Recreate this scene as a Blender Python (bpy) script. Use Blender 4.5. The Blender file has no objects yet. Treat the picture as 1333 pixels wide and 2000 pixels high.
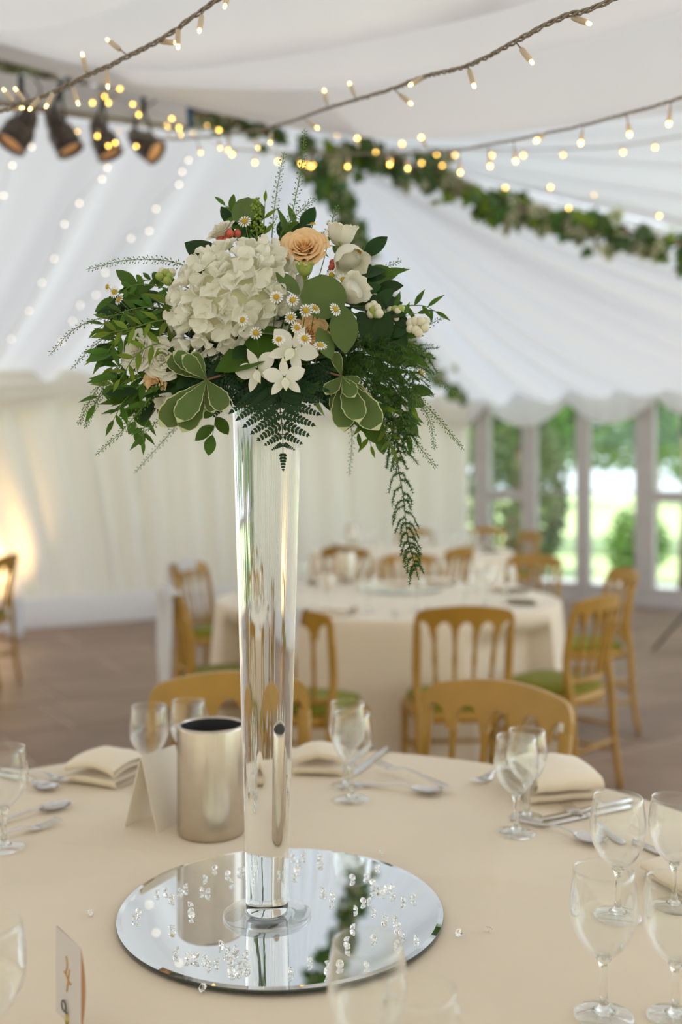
import bpy, math, random
from math import sin, cos, pi, sqrt, radians as R
from mathutils import Vector as V, Matrix, noise as mnoise

# ---------------------------------------------------------------- camera, world, sun, exposure
F, CX, HY, HC = 1944.0, 666.5, 941.0, 1.35        # focal length (px), principal x, horizon y, eye height
sc = bpy.context.scene
col = sc.collection
cam_d = bpy.data.cameras.new('camera'); cam = bpy.data.objects.new('camera', cam_d); col.objects.link(cam)
cam.location = (0, 0, HC); cam.rotation_euler = (R(90), 0, 0)
cam_d.sensor_width = 36; cam_d.lens = 36*F/2000; cam_d.shift_y = -(1000-HY)/2000
cam_d.clip_start = .05; cam_d.clip_end = 300
cam_d.dof.use_dof = True; cam_d.dof.focus_distance = 1.30; cam_d.dof.aperture_fstop = 2.2
cam_d.dof.aperture_blades = 9
sc.camera = cam
w = bpy.data.worlds.new('sky'); sc.world = w; w.use_nodes = True
bg = w.node_tree.nodes['Background']
bg.inputs[0].default_value = (.80, .90, 1.0, 1); bg.inputs[1].default_value = 1.45
sun_d = bpy.data.lights.new('sun', 'SUN'); sun = bpy.data.objects.new('sun', sun_d); col.objects.link(sun)
sun_d.energy = 4.0; sun_d.angle = R(3); sun_d.color = (1, .95, .86)
sun.rotation_euler = V((.45, .60, -1.0)).to_track_quat('-Z', 'Y').to_euler()
sc.view_settings.view_transform = 'Standard'; sc.view_settings.look = 'None'
sc.view_settings.gamma = 1; sc.view_settings.exposure = 0.62; sc.view_settings.use_curve_mapping = False
sc.cycles.max_bounces = 14; sc.cycles.transmission_bounces = 12; sc.cycles.transparent_max_bounces = 24
sc.cycles.glossy_bounces = 6; sc.cycles.diffuse_bounces = 5
sc.cycles.use_denoising = True; sc.cycles.sample_clamp_indirect = 6

rnd = random.Random(7)
def at(px, py, Y): return V(((px-CX)/F*Y, Y, HC+(HY-py)/F*Y))
def on(px, py, z=.75):
    Y = F*(HC-z)/(py-HY); return V(((px-CX)/F*Y, Y, z))

# ---------------------------------------------------------------- materials
def mat(name, color, rough=.6, metal=0, var=0, scale=8, spec=.5, bump=0, bscale=60, transl=0, tcol=None, rand=0, sheen=0, emit=None, estr=0, coat=0):
    m = bpy.data.materials.new(name); m.use_nodes = True; nt = m.node_tree; b = nt.nodes['Principled BSDF']
    N, L = nt.nodes.new, nt.links.new
    c = (*color, 1)
    b.inputs['Base Color'].default_value = c; b.inputs['Roughness'].default_value = rough
    b.inputs['Metallic'].default_value = metal; b.inputs['Specular IOR Level'].default_value = spec
    b.inputs['Sheen Weight'].default_value = sheen; b.inputs['Coat Weight'].default_value = coat
    src = None
    if var:
        tc = N('ShaderNodeTexCoord'); n = N('ShaderNodeTexNoise'); n.inputs['Scale'].default_value = scale; n.inputs['Detail'].default_value = 5
        L(tc.outputs['Object'], n.inputs['Vector'])
        r = N('ShaderNodeValToRGB'); r.color_ramp.elements[0].position = .3; r.color_ramp.elements[1].position = .7
        r.color_ramp.elements[0].color = (*[max(0, x*(1-var)) for x in color], 1); r.color_ramp.elements[1].color = (*[min(1, x*(1+var)) for x in color], 1)
        L(n.outputs['Fac'], r.inputs[0]); src = r.outputs[0]
    if rand:
        oi = N('ShaderNodeObjectInfo'); h = N('ShaderNodeHueSaturation'); mr = N('ShaderNodeMapRange'); mh = N('ShaderNodeMapRange')
        L(oi.outputs['Random'], mr.inputs[0]); mr.inputs[3].default_value = 1-rand; mr.inputs[4].default_value = 1+rand
        L(oi.outputs['Random'], mh.inputs[0]); mh.inputs[3].default_value = .5-rand*.05; mh.inputs[4].default_value = .5+rand*.05
        L(mr.outputs[0], h.inputs['Value']); L(mh.outputs[0], h.inputs['Hue'])
        if src: L(src, h.inputs['Color'])
        else: h.inputs['Color'].default_value = c
        src = h.outputs[0]
    if src: L(src, b.inputs['Base Color'])
    if bump:
        tc = N('ShaderNodeTexCoord'); n = N('ShaderNodeTexNoise'); n.inputs['Scale'].default_value = bscale; n.inputs['Detail'].default_value = 4
        bp = N('ShaderNodeBump'); bp.inputs['Strength'].default_value = bump; bp.inputs['Distance'].default_value = .004
        L(tc.outputs['Object'], n.inputs['Vector']); L(n.outputs['Fac'], bp.inputs['Height']); L(bp.outputs[0], b.inputs['Normal'])
    if emit: b.inputs['Emission Color'].default_value = (*emit, 1); b.inputs['Emission Strength'].default_value = estr; m.cycles.emission_sampling = 'NONE'
    if transl:
        t = N('ShaderNodeBsdfTranslucent'); t.inputs[0].default_value = (*(tcol or color), 1)
        if src and not tcol: L(src, t.inputs[0])
        mx = N('ShaderNodeMixShader'); mx.inputs[0].default_value = transl
        L(b.outputs[0], mx.inputs[1]); L(t.outputs[0], mx.inputs[2]); L(mx.outputs[0], nt.nodes['Material Output'].inputs[0])
    return m
def glass_solid(name, ior, color=(1, 1, 1), rough=0):
    m = bpy.data.materials.new(name); m.use_nodes = True; nt = m.node_tree; nt.nodes.remove(nt.nodes['Principled BSDF'])
    g = nt.nodes.new('ShaderNodeBsdfGlass'); g.inputs['IOR'].default_value = ior; g.inputs['Color'].default_value = (*color, 1); g.inputs['Roughness'].default_value = rough
    nt.links.new(g.outputs[0], nt.nodes['Material Output'].inputs[0]); return m
def glass_thin(name, tint=(.985, .99, .985), gain=1.0):
    m = bpy.data.materials.new(name); m.use_nodes = True; nt = m.node_tree; nt.nodes.remove(nt.nodes['Principled BSDF'])
    t = nt.nodes.new('ShaderNodeBsdfTransparent'); t.inputs[0].default_value = (*tint, 1)
    g = nt.nodes.new('ShaderNodeBsdfGlossy'); g.inputs['Roughness'].default_value = .01; g.inputs[0].default_value = (1, 1, 1, 1)
    lw = nt.nodes.new('ShaderNodeLayerWeight'); lw.inputs[0].default_value = .5
    fr = nt.nodes.new('ShaderNodeMath'); fr.operation = 'POWER'; fr.inputs[1].default_value = 2.2; nt.links.new(lw.outputs['Facing'], fr.inputs[0])
    mu = nt.nodes.new('ShaderNodeMath'); mu.operation = 'MULTIPLY_ADD'; mu.inputs[1].default_value = .95*gain; mu.inputs[2].default_value = .035*gain; mu.use_clamp = True
    mx = nt.nodes.new('ShaderNodeMixShader')
    nt.links.new(fr.outputs[0], mu.inputs[0]); nt.links.new(mu.outputs[0], mx.inputs[0])
    nt.links.new(t.outputs[0], mx.inputs[1]); nt.links.new(g.outputs[0], mx.inputs[2]); nt.links.new(mx.outputs[0], nt.nodes['Material Output'].inputs[0]); return m

M = dict(
 roof=mat('roof_lining', (.85, .855, .86), .9, transl=.165, tcol=(.77, .82, .90), spec=.1),
 swag=mat('swag_lining', (.86, .855, .84), .9, transl=.135, tcol=(.83, .855, .89), spec=.1),
 drape=mat('wall_drape', (.83, .80, .735), .9, transl=.14, tcol=(.80, .75, .64), spec=.1),
 drape_thin=mat('side_drape', (.84, .80, .72), .9, transl=.42, tcol=(.84, .80, .72), spec=.1),
 skirting=mat('white_skirting', (.80, .78, .76), .7),
 cloth=mat('ivory_tablecloth', (.80, .67, .50), .75, var=.03, scale=5, bump=.08, bscale=600, sheen=.25),
 napkin=mat('ivory_napkin', (.86, .74, .57), .85, bump=.12, bscale=500, sheen=.3),
 slab=mat('flagstone', (.235, .145, .098), .45, var=.18, scale=3, bump=.35, bscale=18, rand=.14, spec=.6),
 grout=mat('grout', (.46, .36, .28), .8, var=.2),
 gold=mat('gold_chair_paint', (.42, .222, .024), .38, var=.08, scale=14, spec=.55),
 seat=mat('green_velvet', (.21, .20, .018), .8, var=.12, scale=20, sheen=.08, spec=.2),
 steel=mat('brushed_steel', (.56, .49, .41), .27, 1, var=.06, scale=30),
 chrome=mat('cutlery_steel', (.74, .72, .70), .16, 1),
 black=mat('black_metal', (.03, .03, .032), .5),
 mirror=mat('mirror_silver', (.90, .93, .93), .0, 1),
 mirror_edge=mat('mirror_edge', (.05, .06, .055), .1, .6, coat=.5),
 vase=glass_solid('vase_glass', 1.37, (.985, .99, .985)),
 glass=glass_solid('solid_glass', 1.5, (.98, .985, .98)),
 gem=glass_solid('crystal', 1.55),
 thin=glass_thin('thin_glass'),
 thin_foot=glass_thin('foot_glass', (.965, .975, .97), 1.0),
 pane=glass_thin('window_pane', (.93, .95, .94), .8),
 frame=mat('grey_timber', (.54, .50, .48), .55, var=.05),
 card=mat('cream_card', (.84, .76, .64), .8), wcard=mat('white_card', (.66, .60, .57), .8), brown=mat('brown_card', (.42, .22, .10), .8),
 goldink=mat('gold_ink', (.62, .34, .08), .35, .4), brass=mat('brass', (.45, .34, .12), .3, .9),
 cable=mat('beige_cable', (.27, .225, .175), .6), socket=mat('cream_socket', (.70, .61, .49), .45, transl=.25),
 led=mat('warm_led', (1, .8, .45), .3, emit=(1, .58, .10), estr=8),
 led_tip=mat('warm_led_near', (1, .8, .5), .3, emit=(1, .66, .20), estr=4),
 led_pale=mat('pale_led', (1, .9, .75), .3, emit=(1, .86, .66), estr=4.2),
 beam=mat('light_bar_grey', (.86, .86, .88), .6, var=.04), blue=mat('blue_tape', (.02, .10, .22), .5),
 spot=mat('spotlight_body', (.17, .14, .12), .3, .75, var=.2), lens=mat('amber_lens', (.85, .42, .16), .15, emit=(1, .5, .2), estr=.08),
 white=mat('white_plastic', (.72, .75, .80), .5), lace=mat('white_lace', (.80, .78, .76), .9, transl=.3),
 candle=mat('candle_wax', (.86, .74, .58), .5, transl=.25),
 grass=mat('lawn', (.54, .66, .32), .9, var=.18, scale=.6), patio=mat('pale_paving', (.62, .62, .64), .7, var=.06),
 bark=mat('bark', (.26, .20, .13), .9, var=.3, scale=9, bump=.8, bscale=25),
 leafT=mat('tree_leaf', (.13, .27, .04), .6, var=.35, scale=2.5, transl=.35), leafH=mat('hedge_leaf', (.10, .15, .04), .7, var=.4, scale=2, transl=.25),
 # flowers
 lf=mat('leaf_green', (.066, .140, .014), .5, spec=.22, var=.22, scale=40, transl=.18, rand=.30, tcol=(.12, .28, .03)),
 lf_d=mat('leaf_dark', (.018, .052, .010), .5, spec=.22, var=.2, scale=40, transl=.10, rand=.25, tcol=(.04, .13, .02)),  # dark leaves, their green lowered further to paint depth shade inside the arrangement
 lf_b=mat('leaf_bright', (.165, .235, .020), .5, spec=.22, var=.2, scale=40, transl=.25, rand=.25, tcol=(.22, .40, .04)),
 lf_e=mat('eucalyptus_leaf', (.105, .155, .040), .5, spec=.22, var=.15, scale=30, transl=.12, rand=.12, tcol=(.16, .28, .07)),
 lf_edge=mat('leaf_cream_margin', (.60, .62, .34), .5, transl=.2),
 fern=mat('leatherleaf', (.008, .036, .007), .4, spec=.25, var=.2, scale=60, transl=.10, tcol=(.03, .12, .02)),
 stem=mat('stem', (.13, .22, .04), .5), stem_r=mat('reddish_stem', (.20, .10, .055), .5), seed=mat('seed_green', (.15, .24, .045), .5, rand=.1), seed_b=mat('seed_brown', (.20, .15, .045), .5),
 asp=mat('asparagus_fern', (.058, .140, .016), .5, transl=.2),
 foam=mat('moss_core', (.022, .045, .012), .9, var=.4, scale=40),
 hyd=mat('hydrangea_petal', (.93, .915, .83), .6, transl=.25, tcol=(.93, .90, .74), var=.03, scale=30, rand=.035),
 hyd_c=mat('hydrangea_eye', (.80, .78, .52), .6),
 peach=mat('peach_petal', (.95, .69, .38), .55, transl=.25, tcol=(.97, .66, .34), rand=.05, var=.05, scale=40),
 cream=mat('cream_petal', (.92, .895, .80), .55, transl=.25, tcol=(.86, .82, .60), rand=.03),
 orchid=mat('orchid_petal', (.93, .91, .83), .5, transl=.25, tcol=(.9, .88, .68)), lip=mat('orchid_lip', (.70, .74, .25), .5, transl=.2),
 daisy=mat('daisy_petal', (.94, .93, .90), .6, transl=.2), disc=mat('daisy_disc', (.62, .40, .03), .8, bump=.6, bscale=900),
 coral=mat('coral_berry', (.66, .125, .085), .28), wberry=mat('snowberry', (.86, .82, .64), .4, transl=.15), gberry=mat('green_berry', (.42, .52, .12), .4, transl=.15),
 bud_g=mat('lime_bud', (.30, .42, .05), .5, transl=.2),
 calyx=mat('calyx', (.28, .38, .07), .5, transl=.15),
 ivy=mat('ivy_leaf', (.055, .120, .025), .5, rand=.35, var=.25, scale=30, transl=.2, tcol=(.12, .22, .03)), ivy_c=mat('ivy_variegated', (.52, .52, .33), .55, rand=.2, transl=.25),
)
# ---------------------------------------------------------------- mesh helpers
class MB:
    def __init__(s): s.v = []; s.f = []; s.m = []
    def add(s, vf, mx=None, mi=0):
        v, f = vf[0], vf[1]; o = len(s.v)
        s.v += [tuple(mx @ V(p)) if mx is not None else tuple(p) for p in v]
        s.f += [tuple(i+o for i in q) for q in f]; s.m += (list(vf[2]) if len(vf) > 2 else [mi]*len(f)); return s
    def mesh(s, name, mats, smooth=True):
        me = bpy.data.meshes.new(name); me.from_pydata(s.v, [], s.f)
        for x in (mats if isinstance(mats, (list, tuple)) else [mats]): me.materials.append(x)
        me.polygons.foreach_set('material_index', s.m); me.polygons.foreach_set('use_smooth', [smooth]*len(s.f)); me.update(); return me
    def build(s, name, mats, parent=None, smooth=True, mx=None): return link(name, s.mesh(name, mats, smooth), parent, mx)
def link(name, me, parent=None, mx=None):
    o = bpy.data.objects.new(name, me); col.objects.link(o)
    if parent is not None: o.parent = parent
    if mx is not None: o.matrix_local = mx
    return o
def tag(o, label, cat, group=None):
    o['label'] = label; o['category'] = cat
    if group: o['group'] = group
    return o
def thing(name, label, cat, loc, rz=0, group=None):
    o = bpy.data.objects.new(name, None); col.objects.link(o); o.empty_display_size = .05
    o.location = loc; o.rotation_euler = (0, 0, rz); return tag(o, label, cat, group)
def struct(o): o['kind'] = 'structure'; return o
def copy_tree(o, parent=None):
    kids = list(o.children); c = o.copy(); col.objects.link(c)
    if parent is not None: c.parent = parent
    for k in kids: copy_tree(k, c)
    return c
def loft(rows, closed=False):
    n = len(rows[0]); v = [p for r in rows for p in r]; f = []
    for i in range(len(rows)-1):
        for j in range(n if closed else n-1):
            k = (j+1) % n; f.append((i*n+j, i*n+k, (i+1)*n+k, (i+1)*n+j))
    return v, f
def lathe(prof, n=32, cap=True):
    rows = [[(r*cos(2*pi*j/n), r*sin(2*pi*j/n), z) for j in range(n)] for r, z in prof]
    v, f = loft(rows, True)
    f = [tuple(q) for q in f]
    if cap:
        if prof[0][0] > 1e-6: f.append(tuple(range(n))[::-1])
        if prof[-1][0] > 1e-6: f.append(tuple(range((len(rows)-1)*n, len(rows)*n)))
    return v, f
def box(x0, x1, y0, y1, z0, z1, bev=0):
    if not bev:
        v = [(x, y, z) for z in (z0, z1) for x, y in ((x0, y0), (x1, y0), (x1, y1), (x0, y1))]
        return v, [(3, 2, 1, 0), (4, 5, 6, 7), (0, 1, 5, 4), (1, 2, 6, 5), (2, 3, 7, 6), (3, 0, 4, 7)]
    b = bev; rows = []
    for z, i in ((z0, b), (z0+b, 0), (z1-b, 0), (z1, b)):
        rows.append([(x0+i+b*0, y0+i, z), (x1-i, y0+i, z), (x1-i, y1-i, z), (x0+i, y1-i, z)])
    v, f = loft(rows, True); return v, f+[(3, 2, 1, 0), (12, 13, 14, 15)]
def frames(pts):
    pts = [V(p) for p in pts]; out = []; up = None
    for i, p in enumerate(pts):
        t = (pts[min(i+1, len(pts)-1)]-pts[max(i-1, 0)]).normalized()
        if up is None: up = V((0, 0, 1)) if abs(t.z) < .9 else V((0, 1, 0))
        a = t.cross(up).normalized(); b = a.cross(t).normalized(); up = b; out.append((p, t, a, b))
    return out
def tube(pts, rad, n=6, cap=True, flat=1):
    fr = frames(pts); rows = []
    for i, (p, t, a, b) in enumerate(fr):
        r = rad[i] if isinstance(rad, (list, tuple)) else rad
        rows.append([tuple(p+a*r*cos(2*pi*j/n)+b*r*flat*sin(2*pi*j/n)) for j in range(n)])
    v, f = loft(rows, True)
    if cap: f = f+[tuple(range(n))[::-1], tuple(range((len(rows)-1)*n, len(rows)*n))]
    return v, f
def cat(P, n):
    """Catmull-Rom through P, n samples."""
    P = [V(p) for p in P]; Q = [P[0]*2-P[1]]+P+[P[-1]*2-P[-2]]; out = []
    for k in range(n):
        x = k/(n-1)*(len(P)-1); i = min(int(x), len(P)-2); t = x-i; a, b, c, d = Q[i:i+4]
        out.append(.5*((2*b)+(c-a)*t+(2*a-5*b+4*c-d)*t*t+(3*b-a-3*c+d)*t**3))
    return out
def ball(r, n=8, m=6, sz=1): return lathe([(max(1e-7, r*sin(pi*i/m)), -r*sz*cos(pi*i/m)) for i in range(m+1)], n, False)
def basis(loc, z, x=None, s=1):
    """matrix with local +z along z (and roughly +x along x)."""
    z = V(z).normalized(); x = V(x) if x is not None else V((1, 0, 0))
    x = x-z*x.dot(z)
    if x.length < 1e-4: x = V((0, 1, 0))-z*z.y
    x.normalize(); y = z.cross(x)
    m = Matrix((x, y, z)).transposed().to_4x4(); m.translation = V(loc)
    return m @ Matrix.Scale(s, 4) if s != 1 else m
def leafdir(loc, d, n=(0, -1, .3), s=1):
    """leaf frame: local +y along d, local +z roughly along n."""
    y = V(d).normalized(); z = V(n); z = z-y*z.dot(y)
    if z.length < 1e-3: z = V((.3, -.5, .8)); z = z-y*z.dot(y)
    z.normalize(); x = y.cross(z); m = Matrix((x, y, z)).transposed().to_4x4(); m.translation = V(loc)
    return m @ Matrix.Scale(s, 4)

# ================================================================ THE MARQUEE
U = V((.845, .535, 0)); U.normalize(); N_ = V((U.y, -U.x, 0))        # along the back wall / into the room
D_ = V((.8, -.6, 0))                                                 # along the door wall
EAVE = 2.28
C0 = V((1.58, 12.13, 0)); A0 = at(590, 262, 6.5)                     # wall corner, roof apex
def C_(z): return V((C0.x, C0.y, z))
# floor with flagstones laid along the back wall
fl = struct(MB().add(box(-12, 14, -5, 12.6, -.12, -.005)).build('floor', M['grout'], smooth=False))
slabs = [MB().add(box(-sx/2, sx/2, -sy/2, sy/2, -.03, 0, .006)).mesh('slab', M['slab'], False) for sx, sy in ((.98, .64), (.64, .64), (.78, .64))]
wd = (1.0, .66, .80); row = 0
for r_ in range(-2, 24):
    x = -9.0 + (r_*.37) % 1.1
    while x < 9:
        k = rnd.choice((0, 0, 1, 2)); c = C0+N_*(r_*.66+.33)+U*(x+wd[k]/2-4)
        inside = c.x < C0.x+.2 or (c-C_(0)).dot(V((-.6, -.8, 0))) > .05
        if .9 < c.y < 12.4 and abs(c.x) < .36*c.y+2.2 and inside and (c-C0).dot(N_) > -.2:
            o = link('slab', slabs[k], fl); o.location = (c.x, c.y, rnd.uniform(-.002, .002)); o.rotation_euler = (0, 0, math.atan2(U.y, U.x))
        x += wd[k]
# left wall: gathered drape
def wall_drape(name, p0, d, length, h, wl, seed, lean, top=EAVE, m='drape', amp=.10, step=.028, z0=.02):
    nrm = V((d.y, -d.x, 0)); rows = []; n = int(length/step); nz = 14
    for iz in range(nz+1):
        q = iz/nz; r = []
        for i in range(n+1):
            s = i/n*length; lag = lean(s)*(1-q)
            x = s-lag; ph = 2*pi*x/wl+1.7*mnoise.noise((x*1.3, seed, .2))*2
            a = amp*(.55+.6*q*(1-q)*2)*(1+.7*mnoise.noise((x*.8, seed+3, q*.6)))
            y = a*(sin(ph)+.35*sin(2.3*ph+1)); p = V(p0)+d*s+nrm*y
            r.append((p.x, p.y, z0+q*(top-z0)))
        rows.append(r)
    return struct(MB().add(loft(rows)).build(name, M[m]))
def lean_left(s):                       # folds fan out from the tie points
    s2 = s-5.25; return .55*math.exp(-((s2-.35)/1.1)**2)*1.1-.0*s
wall_drape('wall_left', C0, -U, 13.5, EAVE, .36, 1.0, top=EAVE+.2, lean=lambda s: -lean_left(s) if False else -.62*math.exp(-((s-5.4)/1.3)**2)-.12*math.exp(-((s-2.5)/2)**2))
e_l = C0-U*13.5
wall_drape('wall_rear', e_l, V((.35, -.93, 0)).normalized(), 9.5, 2.3, .3, 2.0, lambda s: 0, step=.06, m='drape_thin')
e_r = e_l+V((.35, -.93, 0)).normalized()*9.5
wall_drape('wall_behind', e_r, V((1, 0, 0)), 14.5, 2.3, .3, 3.0, lambda s: 0, top=2.6, step=.06, m='drape_thin')
# white skirting at the foot of the drape
sk = MB()
rows = []
for z, o_ in ((.0, .14), (.27, .14), (.285, .12), (.285, .10), (0, .10)):
    rows.append([tuple(C0-U*(i*.3)+N_*(o_+.012*sin(i*1.3))+V((0, 0, z))) for i in range(46)])
struct(sk.add(loft(rows)).build('baseboard_left', M['skirting']))
# pelmet swags along the top of the left wall
for k in range(7):
    s0, s1 = max(0, .66+(k-1)*2.15), .66+k*2.15; rows = []
    for j in range(13):
        q = j/12; r = []
        for i in range(33):
            u = i/32; sag = 4*u*(1-u); s = s0+u*(s1-s0)
            z = EAVE+.13-q*(.26+.16*sag)-.05*sag; off = .10+.05*sin(q*pi)*(.4+sag)+.018*sin(q*pi*6.5)*(.5+.5*sag)
            p = C0-U*s+N_*off; r.append((p.x, p.y, z))
        rows.append(r)
    struct(MB().add(loft(rows)).build('trim_%d' % (k+1), M['drape']))
# roof lining: ruled, pleated sheets
def pleat(rows_fn, nu, nv, name, m, amp, wl_u, seed, sag=.0, fan=True, edges=(.10, .10)):
    rows = []
    for j in range(nv+1):
        q = j/nv; r = []
        for i in range(nu+1):
            u = i/nu; a, b, ph = rows_fn(u)
            p = a.lerp(b, q); g = q if fan else (1 if fan is False else .5)
            ph2 = 2*pi*ph/wl_u+2.2*mnoise.noise((ph*.9, seed, 0))
            am = amp*q**.7*(1+.8*mnoise.noise((ph*.7, seed+5, q*.8)))*min(1, u/.05 if edges[0] is not None else 1, (1-u)/.05 if edges[1] is not None else 1)
            am *= 1-.6*q**6
            sg = sag*(1+.25*mnoise.noise((ph*.6, seed+9, 0))); k0 = max(0, 1-u/.25)**2 if edges[0] is not None else 0; k1 = max(0, 1-(1-u)/.25)**2 if edges[1] is not None else 0
            sg = sg*(1-k0-k1)+(edges[0] or 0)*k0+(edges[1] or 0)*k1
            z = p.z+am*(sin(ph2)+.4*sin(1.9*ph2+.7))-sg*sin(pi*q)
            r.append((p.x, p.y, z))
        rows.append(r)
    return struct(MB().add(loft(rows)).build(name, M[m]))
SA = (A0-C_(EAVE)).dot(-U)                       # distance along the wall of the apex
def left_fan(u): s = u*SA; return A0, C_(EAVE)-U*s-N_*.22, s
def left_main(u): s = SA+u*(13.5-SA); return A0-U*(s-SA), C_(EAVE)-U*s-N_*.22, s
pleat(left_fan, 150, 16, 'ceiling_hip', 'roof', .085, .45, 4.0, .10, edges=(.10, .10))
pleat(left_main, 300, 16, 'ceiling_left', 'roof', .115, .66, 4.0, .10, fan=False, edges=(.10, None))
C2 = C_(EAVE)+D_*7.6
pleat(lambda u: (A0, C_(EAVE)+D_*7.6*u+V((-.118+.238*min(1, u*6), .186-.026*min(1, u*6), 0)), u*7.6), 260, 18, 'ceiling_end', 'roof', .13, .60, 8.0, .26)
Dp = V((A0.x+N_.x*2.3, A0.y+N_.y*2.3, 3.30)); EDGE = cat([C2, at(2350, 130, 5.9), at(1650, 60, 4.9), Dp], 201)
pleat(lambda u: (A0, EDGE[round(u*200)], u*8), 200, 16, 'ceiling_front', 'roof', .085, .60, 11.0, .10)
pleat(lambda u: (A0-U*(u*9.5)+V((0, 0, 0)), Dp-U*(u*9.5), u*9.5), 120, 8, 'ceiling_ridge', 'roof', .03, .6, 12.0, .05, fan=False, edges=(.10, None))
# scalloped valance over the doors
rows = []; nsc = 1.02; off = V((-.6, -.8, 0))
for q in range(7):
    t = q/6; r = []
    for i in range(420):
        s = -.12+i/419*7.6; sca = abs(sin(pi*(s-.30)/nsc))**.75
        dz = .04+.27*sca; p = C_(0)+D_*s+off*(.12+.05*sin(t*pi*.8)+.012*sin(2*pi*s/.21))
        r.append((p.x, p.y, EAVE+.13-t*dz-t*.11))
    rows.append(r)
struct(MB().add(loft(rows)).build('trim_8', M['roof']))
# near swags of lining hanging from the front slope
K = [
 [at(-900, -60, 3.0), at(-500, 0, 3.3), at(-150, 80, 3.6), at(0, 116, 3.8), at(190, 165, 4.0), at(350, 205, 4.1), at(590, 254, 4.2), at(800, 272, 4.1), at(1050, 252, 3.9), at(1333, 212, 3.6), at(1700, 120, 3.3), at(2600, -160, 3.0), at(3800, -500, 2.6)],
 [at(-900, -120, 2.8), at(-500, -40, 3.1), at(-150, 60, 3.4), at(0, 100, 3.5), at(200, 150, 3.6), at(330, 170, 3.6), at(600, 176, 3.5), at(820, 154, 3.4), at(1040, 104, 3.2), at(1333, 22, 3.0), at(1700, -110, 2.8), at(2600, -480, 2.5), at(3900, -900, 2.2)],
 [at(-900, -160, 2.6), at(-500, -60, 2.9), at(-150, 50, 3.1), at(0, 84, 3.2), at(150, 124, 3.2), at(330, 137, 3.1), at(500, 118, 3.0), at(667, 90, 2.9), at(900, 40, 2.8), at(1060, -5, 2.7), at(1400, -130, 2.5), at(2600, -700, 2.2), at(4100, -1500, 1.9)],
 [at(-900, -200, 2.4), at(-500, -70, 2.7), at(-150, 40, 2.8), at(0, 60, 2.8), at(130, 45, 2.7), at(250, 5, 2.6), at(400, -55, 2.55), at(550, -110, 2.5), at(800, -220, 2.4), at(1000, -320, 2.3), at(1300, -450, 2.2), at(2600, -1200, 1.8), at(4600, -2300, 1.5)],
]
def zrow(y, z): return [V((x, y+.05*abs(x), z)) for x in (-8, -6, -4, -3, -2, -1, -.3, .3, 1, 2, 3, 4.5, 7.0)]
K += [zrow(1.7, 2.52), zrow(.8, 2.5), zrow(-.4, 2.5), zrow(-2, 2.5), zrow(-4.2, 2.55)]
NU = 110; KS = [cat(k, NU) for k in K]; rows = []
rows.append([tuple(p+V((-.15, 1.65, .78))) for p in KS[0]]); rows.append([tuple(p+V((-.1, 1.0, .62))) for p in KS[0]]); rows.append([tuple(p+V((0, .16, .14))) for p in KS[0]])
for k in range(len(KS)-1):
    for j in range(8):
        t = j/8; g = .25 if k < 3 else .15
        rows.append([tuple(KS[k][i].lerp(KS[k+1][i], t)+V((0, 0, g*(sin(pi*t**1.5)**.8)*(1+.3*mnoise.noise((i*.07, k, 1)))+.008*mnoise.noise((i*.25, k*3+t*4, 2)) if t else 0))) for i in range(NU)])
rows.append([tuple(p) for p in KS[-1]])
struct(MB().add(loft(rows)).build('ceiling', M['swag']))

# ---------------------------------------------------------------- glazed door wall and the garden beyond
def dwall(px):                                   # distance along the door wall seen at image column px
    k = (px-CX)/F; return (k*C0.y-C0.x)/(D_.x-k*D_.y)
rzD = math.atan2(D_.y, D_.x)
def dthing(s): return Matrix.Translation(C_(0)+D_*s) @ Matrix.Rotation(rzD, 4, 'Z')
s_post = [dwall(944), dwall(1036), dwall(1141), dwall(1262), dwall(1262)+.62, dwall(1262)+1.25, dwall(1262)+2.2, dwall(1262)+3.1]
hw = [.095, .085, .075, .105, .07, .08, .09, .09]
wn = 0
for i in range(len(s_post)):
    wn += 1
    o = MB().add(box(-hw[i], hw[i], -.05, .05, 0, 2.34, .01)).build('trim_%d' % (10+i), M['frame'], smooth=False); o.matrix_world = dthing(s_post[i]); struct(o)
for i in range(len(s_post)-1):
    a, b = s_post[i]+hw[i], s_post[i+1]-hw[i+1]; wv = b-a
    opened = i in (1, 2)
    mb = MB()
    for z0, z1 in ((.0, .20), (2.24, 2.34)): mb.add(box(0, wv, -.035, .035, z0, z1, .006))
    if opened: mb.add(box(0, wv, -.012, .012, 1.22, 1.245))
    else: mb.add(box(0, wv, -.035, .035, 1.13, 1.25, .006))
    o = mb.build('window_%d' % (i+1), M['frame'], smooth=False); o.matrix_world = dthing(a); struct(o)
    for z0, z1 in ((.20, 1.13 if not opened else 1.22), (1.25, 2.24)):
        MB().add(box(0, wv, -.003, .003, z0, z1)).build('pane', M['pane'], o, False)
o = MB().add(box(-.3, 8, -.06, .12, -.02, .06)).build('trim_20', M['frame'], smooth=False); o.matrix_world = dthing(0); struct(o)
o = MB().add(box(-.6, 8.3, -.03, .07, 2.34, 2.6)).build('trim_21', M['frame'], smooth=False); o.matrix_world = dthing(0); struct(o)
ln = MB().add(loft([[(x, y, -.06+(.010*max(0, y-20))) for x in (-30, -10, 0, 10, 20, 40, 70)] for y in (-30, -5, 8, 14, 20, 30, 45, 70)])).build('lawn', M['grass']); struct(ln)
o = MB().add(box(-2.5, 9, .15, 2.6, -.12, -.02)).build('terrace', M['patio'], smooth=False); o.matrix_world = dthing(0); struct(o)
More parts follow.
